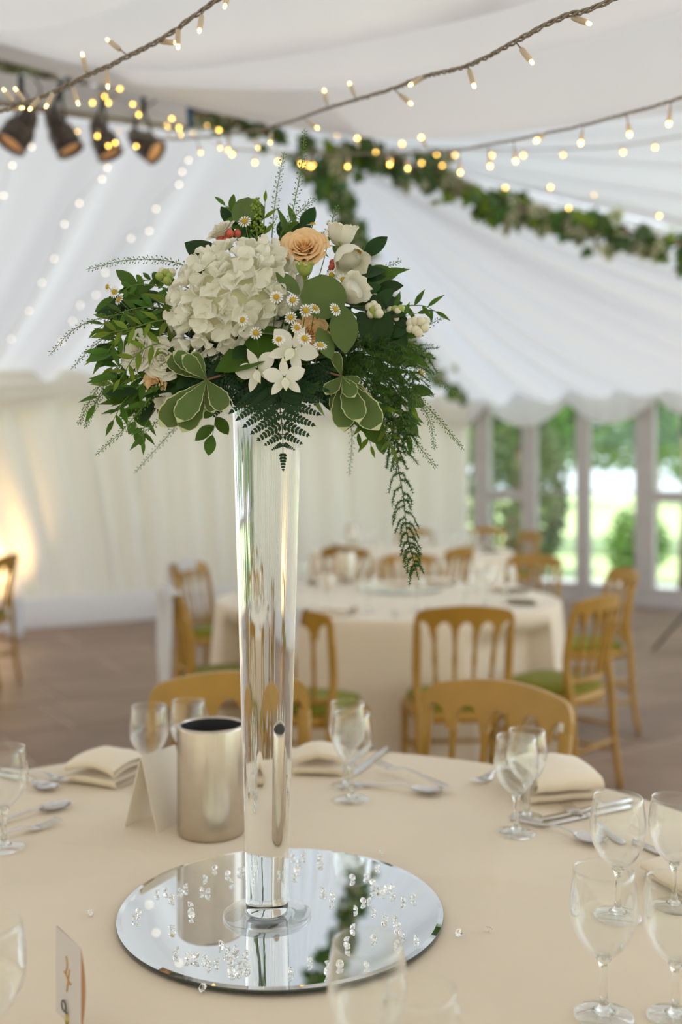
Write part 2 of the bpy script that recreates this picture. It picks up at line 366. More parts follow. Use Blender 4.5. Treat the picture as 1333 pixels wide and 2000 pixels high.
def leaf_blob(mb, c, rx, ry, rz, n, size, rr, shell=.55):
    for _ in range(n):
        d = V((rr.gauss(0, 1), rr.gauss(0, 1), rr.gauss(0, 1))).normalized(); k = shell+(1-shell)*rr.random()
        p = V(c)+V((d.x*rx, d.y*ry, d.z*rz))*k; a = V((rr.uniform(-1, 1), rr.uniform(-1, 1), rr.uniform(-1, 1))).normalized(); b = a.orthogonal().normalized(); s = size*rr.uniform(.6, 1.3)
        v = [p-a*s, p+b*s*.5, p+a*s, p-b*s*.5]; mb.add(([tuple(x) for x in v], [(0, 1, 2, 3)]))
def tree(label, loc, h, crown, m, n, size, seed, group=None, trunk=.16, cat_='tree'):
    rr = random.Random(seed); t = thing('garden_tree', label, cat_, loc, 0, group)
    tr = MB().add(tube([(0, 0, -.1), (.05, 0, h*.3), (-.04, .05, h*.6), (.05, 0, h*.9)], [trunk*1.2, trunk, trunk*.8, trunk*.4], 10))
    for k in range(4): a = k*1.7; tr.add(tube([(0, 0, h*(.4+.08*k)), (cos(a)*.7, sin(a)*.7, h*(.55+.08*k)), (cos(a)*1.2, sin(a)*1.2, h*(.68+.07*k))], [trunk*.45, trunk*.3, trunk*.12], 6))
    tr.build('trunk', M['bark'], t)
    mb = MB()
    for c, rx, ry, rz, f in crown: leaf_blob(mb, c, rx, ry, rz, int(n*f), size, rr)
    o = mb.build('crown', M[m], t, False); o['kind'] = 'stuff'; return t
def g3(px, py, Y): p = at(px, py, Y); return p
tree('broad green tree whose leafy branches hang over the lawn beyond the doors', (6.2, 20, -.05), 6.0, [((-1.2, -1, 2.95), 2.6, 2.0, 1.35, 1.2), ((.8, 0, 4.6), 2.6, 2.2, 1.9, 1), ((-2.6, .5, 4.4), 1.9, 1.6, 1.4, .6)], 'leafT', 5200, .11, 3)
tree('tall tree with a pale bare trunk outside the right hand window panes', (4.25, 12.0, -.05), 5.0, [((.2, .3, 3.6), 1.0, .9, 1.2, 1)], 'leafT', 2200, .09, 5, trunk=.17)
hd = thing('garden_hedge', 'dark clipped hedge close outside the narrow window beside the drape', 'hedge', (2.55, 14.6, -.05))
mb = MB(); rr = random.Random(9); leaf_blob(mb, (-.2, 0, 1.2), 1.0, .7, 1.5, 5200, .07, rr, .8); o = mb.build('foliage', M['leafH'], hd, False); o['kind'] = 'stuff'
MB().add(tube([(0, 0, -.05), (0, .02, 1.0), (.05, 0, 2.0)], [.10, .09, .05], 8)).build('trunk', M['bark'], hd)
hd = thing('garden_shrub', 'low bright shrub on the sunny lawn outside the doors', 'shrub', (4.05, 13.6, -.05))
mb = MB(); leaf_blob(mb, (0, 0, .55), .45, .4, .55, 1300, .06, rr, .4); o = mb.build('foliage', M['leafT'], hd, False); o['kind'] = 'stuff'
MB().add(tube([(0, 0, -.05), (.02, .02, .5)], .03, 6)).build('stem', M['bark'], hd)
for k in range(7):                                # far tree line
    x = -8+k*8.2; y = 44+rnd.uniform(-3, 3)
    tree('distant round tree in the row at the far end of the lawn', (x, y, .1), 8, [((0, 0, 4.6), 3.4, 2.6, 3.6, 1)], 'leafT', 2600, .26, 30+k, 'distant trees beyond the lawn', .2)

# ================================================================ TABLES
def chair_spot(px, py, face, Y=None, zt=.874):
    Y = F*(HC-zt)/(py-HY) if Y is None else Y; p = at(px, py, Y); f = V((face[0], face[1], 0)).normalized(); return V((p.x, p.y, 0))+f*.255, f
def round_table(name, label, c, r, cl_label, seed, tucked=()):
    t = thing(name, label, 'table', (c[0], c[1], 0))
    MB().add(lathe([(1e-6, .715), (r-.02, .715), (r-.008, .72), (r-.008, .737), (r-.02, .742), (1e-6, .742)], 64, False)).build('table_top', M['bark'], t)
    for k in range(4):
        a = pi/4+k*pi/2; MB().add(tube([(cos(a)*r*.40, sin(a)*r*.40, .0), (cos(a)*r*.40, sin(a)*r*.40, .716)], .016, 10)).build('leg', M['black'], t)
    n = 360; rows = []
    def crease(x, y):
        h = 0
        for nx, ny, d in ((.22, .975, .20), (.22, .975, -.28), (.975, -.22, .33), (.975, -.22, -.24)):
            e = x*nx+y*ny-d; h += .0028*math.exp(-(e/.006)**2)
        return h+.0022*mnoise.noise((x*3+seed, y*3, 0))
    radii = [1e-5]+[r*q/46 for q in range(1, 46)]
    for q in radii: rows.append([(q*cos(2*pi*j/n), q*sin(2*pi*j/n), .7468+crease(q*cos(2*pi*j/n), q*sin(2*pi*j/n))*min(1, (r-q)/.05)) for j in range(n)])
    for a in (0, 25, 50, 75): rows.append([((r-.006+.010*sin(R(a)))*cos(2*pi*j/n), (r-.006+.010*sin(R(a)))*sin(2*pi*j/n), .737+.010*cos(R(a))) for j in range(n)])
    for q in range(1, 15):
        u = q/14; row = []
        for j in range(n):
            th = 2*pi*j/n; am = u**1.2*.075; fo = sin(11*th+seed+1.2*mnoise.noise((cos(th)*2, sin(th)*2, seed)))
            rr_ = r+.008+am*(.55+.45*fo)+.25*am*mnoise.noise((cos(th)*5, sin(th)*5, seed+u)); 
            if u > .12:                          # cloth pushed in by the seat of a tucked chair
                for spot in tucked:
                    cc, ff = chair_spot(*spot)
                    while rr_ > .3:
                        e = V((c[0]+rr_*cos(th), c[1]+rr_*sin(th), 0))-cc; ly_ = e.dot(ff); lx_ = e.x*ff.y-e.y*ff.x
                        if not (abs(lx_) < .275 and -.33 < ly_ < .27): break
                        rr_ -= .006
            row.append((rr_*cos(th), rr_*sin(th), .737-u*.715))
        rows.append(row)
    o = MB().add(loft(rows, True)).build('tablecloth', M['cloth']); o.location = (c[0], c[1], 0); tag(o, cl_label, 'tablecloth'); return t
T1 = (-.14, 1.375); T2 = (.243, 5.2); T3 = (.62, 8.75)
TZ = .7475
round_table('round_table', 'round banquet table that carries the tall vase on its mirror', T1, .885, 'ivory cloth with faint creases under the tall vase and mirror', 1, ((986, 1331, (-.78, -1.0)), (449, 1312, (.10, -1.0))))
round_table('round_table', 'round banquet table with gold chairs behind the vase table', T2, .885, 'ivory floor length cloth on the middle table ringed by gold chairs', 2.4, ((1184, 1162, (-.74, .67), 4.22), (330, 1152, (.97, .25), 4.5)))
round_table('round_table', 'round banquet table farthest back by the garden doors', T3, .885, 'ivory cloth on the farthest table close to the garden doors', 4.1)

# ================================================================ CHAIRS
CH = {}
def chair_meshes():
    W = .187; seat_z = .45
    def by(z): return -.185-.075*max(0, (z-.45)/.42)**1.3     # back rake
    def bend(x): return .035*(x/W)**2
    nU = 96; top = []; bot = []
    for i in range(nU+1):
        u = -1+2*i/nU; x = W*u*1.05
        zt = .848+.026*(1-u*u); e = max(0, abs(u)-.86)/.14; zt -= .035*(1-sqrt(max(0, 1-e*e)))
        f = ((u*.93+1)/2*5) % 1; zb = .752+.058*sqrt(max(0, 1-((f-.5)/.40)**2)) if abs(f-.5) < .40 else .752
        if abs(u) > .90: zb = .752
        top.append((x, zt)); bot.append((x, zb))
    mb = MB(); rows = []
    for arr, k in ((bot, -1), (top, -1), (top, 1), (bot, 1)):
        rows.append([(x, by(z)+bend(x)+k*.011, z) for x, z in arr])
    rows.append(rows[0]); v, f = loft(rows); n = nU+1
    mb.add((v, f+[(0, n, 2*n, 3*n), (nU, 3*n+nU, 2*n+nU, n+nU)])); CH['crest_rail'] = mb.mesh('crest_rail', M['gold'], False)
    CH['back_post'] = []
    for s in (-1, 1):
        pts = [(s*.175, -.235, 0), (s*.175, -.205, .22), (s*.178, -.188, .45), (s*W*.975, by(.6)+bend(W), .60), (s*W*.985, by(.76)+bend(W), .79)]
        CH['back_post'].append(MB().add(tube(cat(pts, 14), [.013+.004*min(1, i/7) for i in range(14)], 8)).mesh('back_post', M['gold']))
    CH['spindle'] = []
    for k in range(4):
        x0 = (-.6+.4*k)*W/.93; pts = [(x0*.86, -.19+bend(x0), .505), (x0*.93, by(.62)+bend(x0), .62), (x0, by(.765)+bend(x0), .768)]
        rad = [.009, .0075, .008, .012, .0085, .0075, .0085, .011, .009, .008, .010, .015]
        CH['spindle'].append(MB().add(tube(cat(pts, 12), rad, 8)).mesh('spindle', M['gold']))
    CH['lower_rail'] = MB().add(tube(cat([(-.178, by(.5)+bend(W), .51), (0, -.193, .505), (.178, by(.5)+bend(W), .51)], 12), .012, 8)).mesh('lower_rail', M['gold'])
    def sq(z, g, n=32):
        r = []
        for j in range(n):
            a = 2*pi*j/n; c, s_ = cos(a), sin(a); p = 5.0
            k = (abs(c)**p+abs(s_)**p)**(-1/p); y = s_*k*(.195+g); x = c*k*(.195+g)*(1+.07*s_*k); r.append((x, y, z))
        return r
    rows = [sq(.405, -.012), sq(.41, 0), sq(.445, 0), sq(.45, -.012)]; v, f = loft(rows, True); n = 32
    CH['seat_frame'] = MB().add((v, f+[tuple(range(n))[::-1], tuple(range(3*n, 4*n))])).mesh('seat_frame', M['gold'])
    rows = [sq(.448, -.02), sq(.462, -.012), sq(.480, -.022), sq(.492, -.06), sq(.498, -.12), sq(.499, -.19)]; v, f = loft(rows, True)
    CH['seat_pad'] = MB().add((v, f+[tuple(range(5*n, 6*n))])).mesh('seat_pad', M['seat'])
    CH['leg'] = []
    for s in (-1, 1):
        pts = [(s*.190, .185, 0), (s*.187, .180, .15), (s*.184, .176, .42)]; zs = 14
        CH['leg'].append(MB().add(tube(cat(pts, zs), [.011, .012, .013, .017, .013, .014, .014, .018, .014, .015, .016, .016, .018, .018], 8)).mesh('leg', M['gold']))
    CH['stretcher'] = []
    for z in (.17, .28):
        for a, b in (((-.176, -.208, z), (-.187, .18, z)), ((.176, -.208, z), (.187, .18, z))): CH['stretcher'].append(MB().add(tube([a, b], .0085, 6)).mesh('stretcher', M['gold']))
    CH['stretcher'].append(MB().add(tube([(-.187, .18, .24), (.187, .18, .24)], .0085, 6)).mesh('stretcher', M['gold']))
    CH['stretcher'].append(MB().add(tube([(-.176, -.207, .22), (.176, -.207, .22)], .0085, 6)).mesh('stretcher', M['gold']))
chair_meshes()
def chair(label, px, py, face, group='gold banquet chairs', Y=None, zt=.874, rot=0):
    Y = F*(HC-zt)/(py-HY) if Y is None else Y; p = at(px, py, Y); f = V((face[0], face[1], 0)).normalized()
    c = V((p.x, p.y, 0))+f*.255; t = thing('banquet_chair', label, 'chair', (c.x, c.y, 0), math.atan2(-f.x, f.y), group)
    for k, v in CH.items():
        for me in (v if isinstance(v, list) else [v]): link(k, me, t)
    return t, c, f
def toward(p, T): return (T[0]-p.x, T[1]-p.y)
c1 = chair('gold chair tucked under the vase table beside the thick folded napkin', 986, 1331, (-.78, -1.0))
c2 = chair('gold chair tucked under the vase table behind the steel wine cooler', 449, 1312, (.10, -1.0))
c3 = chair('gold chair with its slatted back to the vase table, drawn up to the middle table', 912, 1183, (-.06, 1.0))
c4 = chair('gold chair angled at the middle table with green seat showing, doors beyond', 1184, 1162, (-.74, .67), Y=4.22)
c5 = chair('gold chair standing side on at the middle table with bare floor behind', 1230, 1120, (-1, -.10), Y=5.5)
c6 = chair('gold chair turned sideways at the middle table with a white lace sash hanging from it', 330, 1152, (.97, .25), Y=4.5)
c7 = chair('gold chair by the drape with a lace bow tied over its top rail', 360, 1100, (.93, -.36), Y=6.0)
c8 = chair('gold chair half hidden behind the tall vase with lace on its back', 548, 1186, (.40, 1.0))
c9 = chair('gold chair with its back to the middle table wine cooler', 670, 1060, (.45, 1.0), Y=7.3)
c10 = chair('gold chair across the middle table with broad top rail above the white cloth', 803, 1076, (-.15, -1), Y=6.65)
c11 = chair('gold chair turned edge on between the middle and the farthest table', 908, 1063, (-.8, .62), Y=7.35)
c12 = chair('gold chair against the glazed wall next to the end of the drape', 957, 1020, (-.35, -1), Y=10.6)
c13 = chair('gold chair beyond the middle table set before the open garden doors', 1050, 1084, (-.62, -.8), Y=6.55)
c14 = chair('gold chair standing side on in front of the warm lit drape', 24, 1080, (-1, .05), Y=6.6)
c15 = chair('gold chair of which only a leg shows beside the bare stone floor', -28, 1095, (-1, -.05), Y=5.85)
c16 = chair('gold chair at the farthest table facing away from the doors', 1043, 1028, (-1, -.35), Y=9.7)
c17 = chair('gold chair at the far side of the farthest table before the white drape', 810, 1020, (.0, -1), Y=10.2)

# lace sashes
def sash(label, ch, side, L):
    t, c, f = ch; mb = MB(); rows = []; W = .187
    def yc(x, z): return -.185-.075*max(0, (z-.45)/.42)**1.3+.035*(x/W)**2
    def zt(x): u = min(1, abs(x/(W*1.05))); return .848+.026*(1-u*u)
    def xs(wv): return [max(-W, min(W, side*.15+(k/10-.5)*wv*2)) for k in range(11)]
    x0 = xs(.12)
    rows.append([(x, yc(x, .83)+.026, .82) for x in x0]); rows.append([(x, yc(x, zt(x))+.024, zt(x)+.002) for x in x0])
    rows.append([(x, yc(x, zt(x))+.012, zt(x)+.010) for x in x0]); rows.append([(x, yc(x, zt(x))-.012, zt(x)+.010) for x in x0])
    for q in range(13):
        u = q/12; rows.append([(x, yc(x, .874)-.026-.012*(1+sin(k*1.9+u*3)), zt(x)+.002-u*L) for k, x in enumerate(xs(.10*(1-.55*u)+.02))])
    o = mb.add(loft(rows)).build('lace_sash', M['lace']); o.matrix_world = Matrix.Translation(c) @ Matrix.Rotation(math.atan2(-f.x, f.y), 4, 'Z'); tag(o, label, 'sash', 'lace sashes on chair backs')
sash('white lace sash hanging long off the sideways chair at the middle table', c6, .75, .46)
sash('white lace sash over the top rail of the chair by the drape', c7, .2, .16)
sash('white lace sash on the chair half hidden behind the tall vase', c8, -.1, .40)

# ================================================================ ON THE VASE TABLE
VX, VY = (522-CX)/F*1.363, 1.363
# mirror plate
MX, MY, MR = (550-CX)/F*1.39, 1.39, .2257
mr = thing('mirror_plate', 'round mirror plate with slanted edge under the tall vase', 'mirror', (MX, MY, TZ+.002))
MB().add(lathe([(1e-6, 0), (MR-.004, 0), (MR, .001), (MR, .0052), (MR-.0004, .0056)], 160, False)).build('edge', M['mirror_edge'], mr)
MB().add(lathe([(MR-.0004, .0056), (MR-.0075, .0062), (MR-.0075, .0062), (1e-6, .0062)], 160, False)).build('mirror_face', M['mirror'], mr, False)
MZ = TZ+.002+.0062
# vase
vs = thing('trumpet_vase', 'tall clear trumpet vase filled with water on a round glass foot', 'vase', (VX, VY, MZ+.0004))
MB().add(lathe([(1e-6, .0), (.02, .0), (.045, .0), (.0575, .0), (.0585, .0), (.0600, .0006), (.0605, .0018), (.0602, .0029), (.0592, .0034), (.0582, .0036), (.052, .0040), (.046, .0044), (.040, .0048), (.036, .0051), (.0335, .0056), (.0318, .0063), (.0312, .0066), (.030, .0067), (.015, .0067), (1e-6, .0067)], 80, False)).build('foot', M['thin_foot'], vs)
prof = [(1e-6, .0069), (.012, .0069), (.024, .0069), (.0255, .0069), (.0272, .0076), (.0282, .0092), (.0287, .0115), (.0289, .016), (.0289, .022), (.0289, .03)]
for i in range(1, 41):
    q = i/40; z = .03+q*.665; prof.append((.0289+.0185*q**1.05, z))
prof += [(.0472, .6965), (.046, .697), (1e-6, .697)]
MB().add(lathe(prof, 96, False)).build('body', M['vase'], vs)
VT = MZ+.70
# wine cooler (double walled steel) and a copy for the other tables
def cooler(label, loc, s=1):
    t = thing('wine_cooler', label, 'wine cooler', loc, 0, 'steel wine coolers'); r = .0585*s; h = .187*s
    MB().add(lathe([(1e-6, .0), (r-.006, .0), (r-.002, .0015), (r-.0005, .005), (r, .012), (r, h-.006), (r-.001, h-.002), (r-.003, h), (r-.005, h-.0005), (r-.0058, h-.004)], 72, False)).build('outer_wall', M['steel'], t)
    MB().add(lathe([(r-.0058, h-.004), (r-.0065, h-.02), (r-.0068, .012), (1e-6, .011)], 72, False)).build('liner', M['black'], t); return t
p = on(413, 1622); cooler('brushed steel wine cooler standing next to the tall vase', (p.x, p.y+.0, TZ))
# cream table-number card leaning behind the cooler
p = on(318, 1604); tc = thing('table_number_card', 'cream folded card propped against the steel wine cooler', 'card', (p.x-.008, p.y, TZ+.001), R(62))
hh, bb, wv = .130, .036, .095
for s in (-1, 1):
    v, f = box(-wv/2, wv/2, -.0006, .0006, 0, hh); mx = Matrix.Translation((0, s*bb, 0)) @ Matrix.Rotation(s*math.atan2(bb, hh), 4, 'X')
    MB().add((v, f), mx).build('panel', M['card'], tc, False)
# wine glasses
def gprof(h=.166):
    bowl_o = [(.0046, .064), (.0085, .067), (.0150, .0715), (.0225, .0790), (.0295, .0890), (.0350, .1010), (.0378, .1130), (.0385, .1230), (.0378, .1350), (.0362, .1480), (.0345, .1590), (.0335, .1655)]
    th = .0011; bowl_i = [(max(1e-6, r-th), z+th*.4) for r, z in bowl_o[::-1]]; bowl_i = [(r, z) for r, z in bowl_i if z > .069]
    bowl = [(.0015, .0635)]+bowl_o+[(.0329, .1660)]+bowl_i+[(1e-6, .0690)]
    stem = [(1e-6, .0040), (.0100, .0046), (.0125, .0062), (.0085, .0082), (.0052, .0120), (.0042, .022), (.0038, .040), (.0040, .054), (.0062, .0610), (.0085, .0655), (.0055, .0662), (1e-6, .0664)]
    foot = [(1e-6, .0), (.0325, .0), (.0335, .0008), (.0335, .0018), (.0300, .0030), (.020, .0048), (.0120, .0062), (1e-6, .0064)]
    return bowl, stem, foot
gb, gs, gf = gprof(); G_F = MB().add(lathe(gf, 40, False)).mesh('foot', M['thin'])
G_B = MB().add(lathe(gb, 48, False)).mesh('bowl', M['thin']); G_S = MB().add(lathe(gs, 32, False)).mesh('stem', M['glass'])
def wineglass(label, px, py, s=1, Y=None, group=None, p=None):
    if p is None: p = on(px, py, TZ) if Y is None else V(((px-CX)/F*Y, Y, TZ))
    t = thing('wine_glass', label, 'wine glass', (p.x, p.y, TZ+.0008), rnd.uniform(0, 6), group); t.scale = (s, s, s)
    link('bowl', G_B, t); link('stem', G_S, t); link('foot', G_F, t); return t
wineglass('large wine glass on bare cloth between the mirror plate and a smaller glass', 1180, 1986)
wineglass('smaller wine glass beside a large one, with only bare cloth around both', 1320, 1990, .94)
wineglass('large wine glass whose bowl overlaps the four tined fork and spoon', 1208, 1790)
wineglass('small wine glass beyond the fork and spoon near the peach napkin', 1318, 1772, .93)
wineglass('wine glass nearer the mirror plate of the two by the thick folded napkin', 1009, 1628)
wineglass('wine glass touching the thick folded napkin, partly behind its twin', 1030, 1598, .95)
wineglass('wine glass by the two knives, the one farther from the napkin', 688, 1563, 1.0)
wineglass('wine glass right by the napkin and knives behind the vase', 679, 1536, 1.0)
wineglass('wine glass between the puffed napkin and the cream card', 291, 1545, 1.0)
wineglass('wine glass standing behind the cream card and steel cooler', 368, 1527, .98)
wineglass('wine glass beside the pair of spoon bowls near the table edge', 8, 1657, 1.0)
wineglass('large blurred wine glass beside the gold lettered place card', -26, 0, 1.0, Y=.985)
wineglass('wine glass before the mirror plate overlapping its edge', 718, 0, 1.0, Y=.944)
wineglass('small wine glass on bare cloth in front of the mirror plate', 824, 0, .93, Y=.880)
# napkins
def napkin(label, c, rz, lx, ly, layers, th, puff, seed):
    """one cloth folded to and fro: a ribbon section extruded across its width."""
    path = []; z = th/2
    for k in range(layers):
        a = (-lx/2+rnd.uniform(0, .008), lx/2-rnd.uniform(0, .008)); d = 1 if k % 2 == 0 else -1
        for i in range(15):
            q = i/14; x = (a[0]+(a[1]-a[0])*q)*d; path.append((x, z+puff*(k/layers)*sin(pi*q)*.6))
        if k < layers-1:
            for j in range(1, 6): an = -pi/2+pi*j/6; path.append((d*(lx/2+th*.9*cos(an)), z+th*.62+th*.62*sin(an)))
        z += th*1.24
    t2 = th*.36; ny = 14; rows = []; n = len(path)
    for side in (1, -1):
        rng = range(n) if side == 1 else range(n-1, -1, -1)
        for i in rng:
            x, zz = path[i]; x0, z0 = path[max(0, i-1)]; x1, z1 = path[min(n-1, i+1)]; dx, dz = x1-x0, z1-z0; l = max(1e-6, sqrt(dx*dx+dz*dz))
            nx, nz = -dz/l*t2*side, dx/l*t2*side; r = []
            for j in range(ny+1):
                v = j/ny-.5; sag = puff*.5*(1-(2*v)**2)*zz/(layers*th*1.2); w_ = .0035*mnoise.noise((x*18, v*4, seed+i*.02))
                r.append((x+nx+w_, v*ly*(1-.03*(zz/th))+.004*mnoise.noise((x*14, seed, v*3)), max(.0012, zz+nz+sag+(w_*.9 if zz > th else 0))))
            rows.append(r)
    rows.append(rows[0]); v, f = loft(rows); o = MB().add((v, f)).build('napkin', M['napkin']); o.location = (c.x, c.y, TZ+.0012); o.rotation_euler = (0, 0, rz); return tag(o, label, 'napkin')
napkin('thick folded ivory napkin in layers beside the knives and the wine glass pair', on(1075, 1545), R(104), .140, .145, 3, .0150, .020, 1)
napkin('folded ivory napkin seen behind the water filled vase next to two knives', on(625, 1502), R(84), .095, .105, 2, .016, .030, 2)
napkin('puffed ivory napkin near the table edge beside crossed cutlery', on(208, 1520), R(66), .115, .13, 2, .017, .034, 3)
napkin('peach tinted napkin at the table edge by the smaller wine glasses', on(1385, 1722), R(20), .15, .12, 3, .007, .008, 4)
# cutlery
def flat_outline(sec, bend=None):
    """sec: (y, half width, z, thickness) along the length; returns a solid strip."""
    rows = []
    for y, hw_, z, t in sec: rows.append([(-hw_, y, z-t/2), (-hw_*.6, y, z+t*.30), (0, y, z+t/2), (hw_*.6, y, z+t*.30), (hw_, y, z-t/2), (0, y, z-t/2-.0002)])
    v, f = loft(rows, True); n = 6; k = len(rows)
    return v, f+[tuple(range(n))[::-1], tuple(range((k-1)*n, k*n))]
HANDLE = [(-.100, .0045, .0028, .0024), (-.097, .0080, .0028, .0026), (-.085, .0092, .0030, .0028), (-.06, .0075, .0045, .0028), (-.03, .0052, .0080, .0028), (.0, .0034, .0115, .0030), (.018, .0030, .0120, .0030), (.030, .0040, .0100, .0028)]
FK = MB().add(flat_outline(HANDLE+[(.037, .0085, .0078, .0022), (.045, .0115, .0058, .0020), (.055, .0122, .0042, .0018), (.060, .0122, .0040, .0018)]))
for x in (-.0099, -.0033, .0033, .0099): FK.add(flat_outline([(.0595, .0022, .0040, .0018), (.075, .0019, .0048, .0017), (.090, .0016, .0072, .0015), (.098, .0008, .0090, .0010)]), Matrix.Translation((x, 0, 0)))
FK = FK.mesh('fork', M['chrome'])
SP = MB().add(flat_outline(HANDLE[:-1]+[(.028, .0036, .0100, .0028), (.034, .0060, .0080, .0024)])); rows = []
for i in range(13):
    a = i/12; y = .030+.062*a; hwid = .0205*sqrt(max(.012, 1-((a-.55)/.56)**2)) if a < .99 else .002; rows.append([(hwid*s, y, .0022+.0068*(s*s)*(.6+.4*sin(pi*a))+.0068*abs(a-.5)**2*4*.8) for s in [-1+j/5 for j in range(11)]])
top = rows; botm = [[(x, y, z-.0013) for x, y, z in r] for r in rows]
SP.add(loft(top)); SP.add((lambda vf: (vf[0], [q[::-1] for q in vf[1]]))(loft(botm))); SP = SP.mesh('spoon', M['chrome'])
KN = MB().add(flat_outline([(-.11, .006, .004, .005), (-.105, .0095, .004, .006), (-.06, .0085, .004, .006), (-.01, .0070, .004, .006), (.0, .0075, .0038, .004), (.01, .0100, .0034, .0022), (.05, .0105, .0032, .0018), (.09, .0095, .0030, .0015), (.108, .006, .0030, .0012), (.114, .001, .0030, .001)])).mesh('knife', M['chrome'])
def cutlery(kind, label, a, b, lift=0, roll=0, at_mid=False):
    """a: handle end, b: head end, both as points seen on the cloth; the piece keeps its real length."""
    me = {'fork': FK, 'spoon': SP, 'knife': KN}[kind]; A, B = on(*a), on(*b); d = (B-A); d.z = 0; d.normalize()
    c = (A+B)/2 if at_mid else B-d*.095
    o = link(kind, me); o.location = (c.x, c.y, TZ+.0012+lift); o.rotation_euler = (lift*2, roll, math.atan2(-d.x, d.y)); return tag(o, label, kind)
cutlery('spoon', 'spoon lying across a fork on cloth between the vase and near chair', (733, 1536), (868, 1553))
cutlery('fork', 'fork crossed with a spoon between the vase and the near chair', (890, 1552), (738, 1507), .013)
cutlery('fork', 'fork half under the thick folded napkin with only tines showing', (1010, 1497), (926, 1531))
cutlery('knife', 'knife under the edge of the thick folded napkin, the outer one', (1190, 1584), (1062, 1611))
cutlery('knife', 'knife under the edge of the thick folded napkin, closest to it', (1196, 1571), (1070, 1598))
cutlery('spoon', 'spoon next to the four tined fork under the wine glass bowl', (1062, 1616), (1188, 1655))
cutlery('fork', 'four tined fork next to a spoon beside the large wine glasses', (1206, 1640), (1106, 1576))
cutlery('knife', 'knife by the napkin behind the vase, nearer to the wine glasses', (752, 1466), (692, 1511))
cutlery('knife', 'knife by the napkin behind the vase, beyond its twin', (722, 1460), (660, 1505))
cutlery('fork', 'fork tines beside the puffed napkin at the table edge', (30, 1510), (140, 1531), .003)
cutlery('spoon', 'spoon crossed with a fork beside the puffed napkin', (25, 1520), (108, 1547))
cutlery('spoon', 'spoon with bright bowl beside the wine glass at the table edge', (-10, 1612), (138, 1572))
cutlery('fork', 'fork lying along the bright spoon at the table edge', (-20, 1645), (112, 1607))
cutlery('knife', 'knife beyond the small wine glass near the peach napkin', (1268, 1657), (1420, 1722), at_mid=True)
# place card in a silver holder
p = on(133, 2030); pc = thing('place_card', 'folded place card with gold handwriting in a small silver holder', 'place card', (p.x, p.y, TZ+.001), R(-52))
MB().add(lathe([(1e-6, 0), (.015, 0), (.0158, .002), (.0150, .004), (.0128, .005), (.0135, .0075), (.0115, .0100), (.0075, .0112), (.0062, .014), (1e-6, .0142)], 32, False)).build('holder_base', M['chrome'], pc)
MB().add(tube([(0, 0, .012), (0, 0, .030)], .0032, 12)).build('holder_stem', M['brass'], pc)
co = [(.0055*cos(a)-.004, -.0032, .037+.0055*sin(a)) for a in [i*.5 for i in range(22)]]
MB().add(tube([(0, 0, .028), (0, -.003, .032)]+co, .0008, 6)).build('clip_wire', M['black'], pc)
v, f = box(-.0330, .0330, -.0004, .0004, .018, .112); MB().add((v, f)).build('card', M['wcard'], pc, False)
rows = [[(.0330, .0005+.0052*sin(pi*i/10)*q, .018+.094*i/10) for q in (0, 1)] for i in range(11)]; rows2 = [[(x, y, z) for x, y, z in (r[0], r[1], (-.033, .0012, r[0][2]))] for r in rows]
MB().add(loft(rows2)).build('back_leaf', M['brown'], pc)
def ink(pts, w_): return tube([V((x, -.0009, z)) for x, z in pts], w_, 5)
ik = MB(); ik.add(ink([(p_.x, p_.z) for p_ in cat([(-.003, 0, .090), (.000, 0, .082), (-.003, 0, .074), (-.009, 0, .0705), (-.006, 0, .0712), (.006, 0, .064), (.010, 0, .0655)], 20)], .0009)); ik.add(ink([(.006, .079), (.003, .070), (.001, .062), (-.001, .053)], .0009)); ik.build('gold_script', M['goldink'], pc)
# scattered crystals
GEM = MB(); n = 8; rt, rg, zc, zg = .0030, .0055, .0072, .0052
rows = [[(1e-6, 0, 0)]*n, [(rg*cos(2*pi*j/n), rg*sin(2*pi*j/n), zg) for j in range(n)], [(rt*cos(2*pi*(j+.5)/n), rt*sin(2*pi*(j+.5)/n), zc) for j in range(n)]]
v, f = loft(rows, True); GEM.add((v, f+[tuple(range(2*n, 3*n))])); GEM = GEM.mesh('crystal', M['gem'], False)
pts = [(210, 232), (242, 224), (263, 250), (285, 228), (318, 212), (364, 224), (402, 230), (376, 176), (422, 140), (468, 160), (476, 194), (515, 150), (528, 148), (321, 282), (334, 315), (130, 302), (132, 325), (257, 370), (434, 424), (284, 452), (318, 470), (355, 470), (388, 476), (388, 500), (432, 488), (462, 452), (486, 446), (474, 468), (495, 476), (466, 488), (488, 498), (512, 500), (482, 522), (506, 520), (530, 512), (543, 460), (692, 525), (764, 486), (182, 497), (720, 168), (724, 145), (738, 120), (756, 92), (800, 96), (815, 125), (808, 110), (704, 98), (812, 226), (830, 232), (850, 240), (846, 262), (925, 176), (966, 262), (935, 292), (986, 172), (1006, 192), (998, 222), (1000, 260), (1002, 300), (1028, 136), (1028, 220), (1046, 226), (1060, 212), (1078, 210), (1076, 236), (1112, 262), (1164, 250), (1046, 328), (1082, 330), (1104, 360), (1106, 386), (1160, 406), (940, 362), (916, 410), (922, 436), (1004, 400), (836, 500), (834, 530), (880, 496), (976, 502), (1106, 424)]
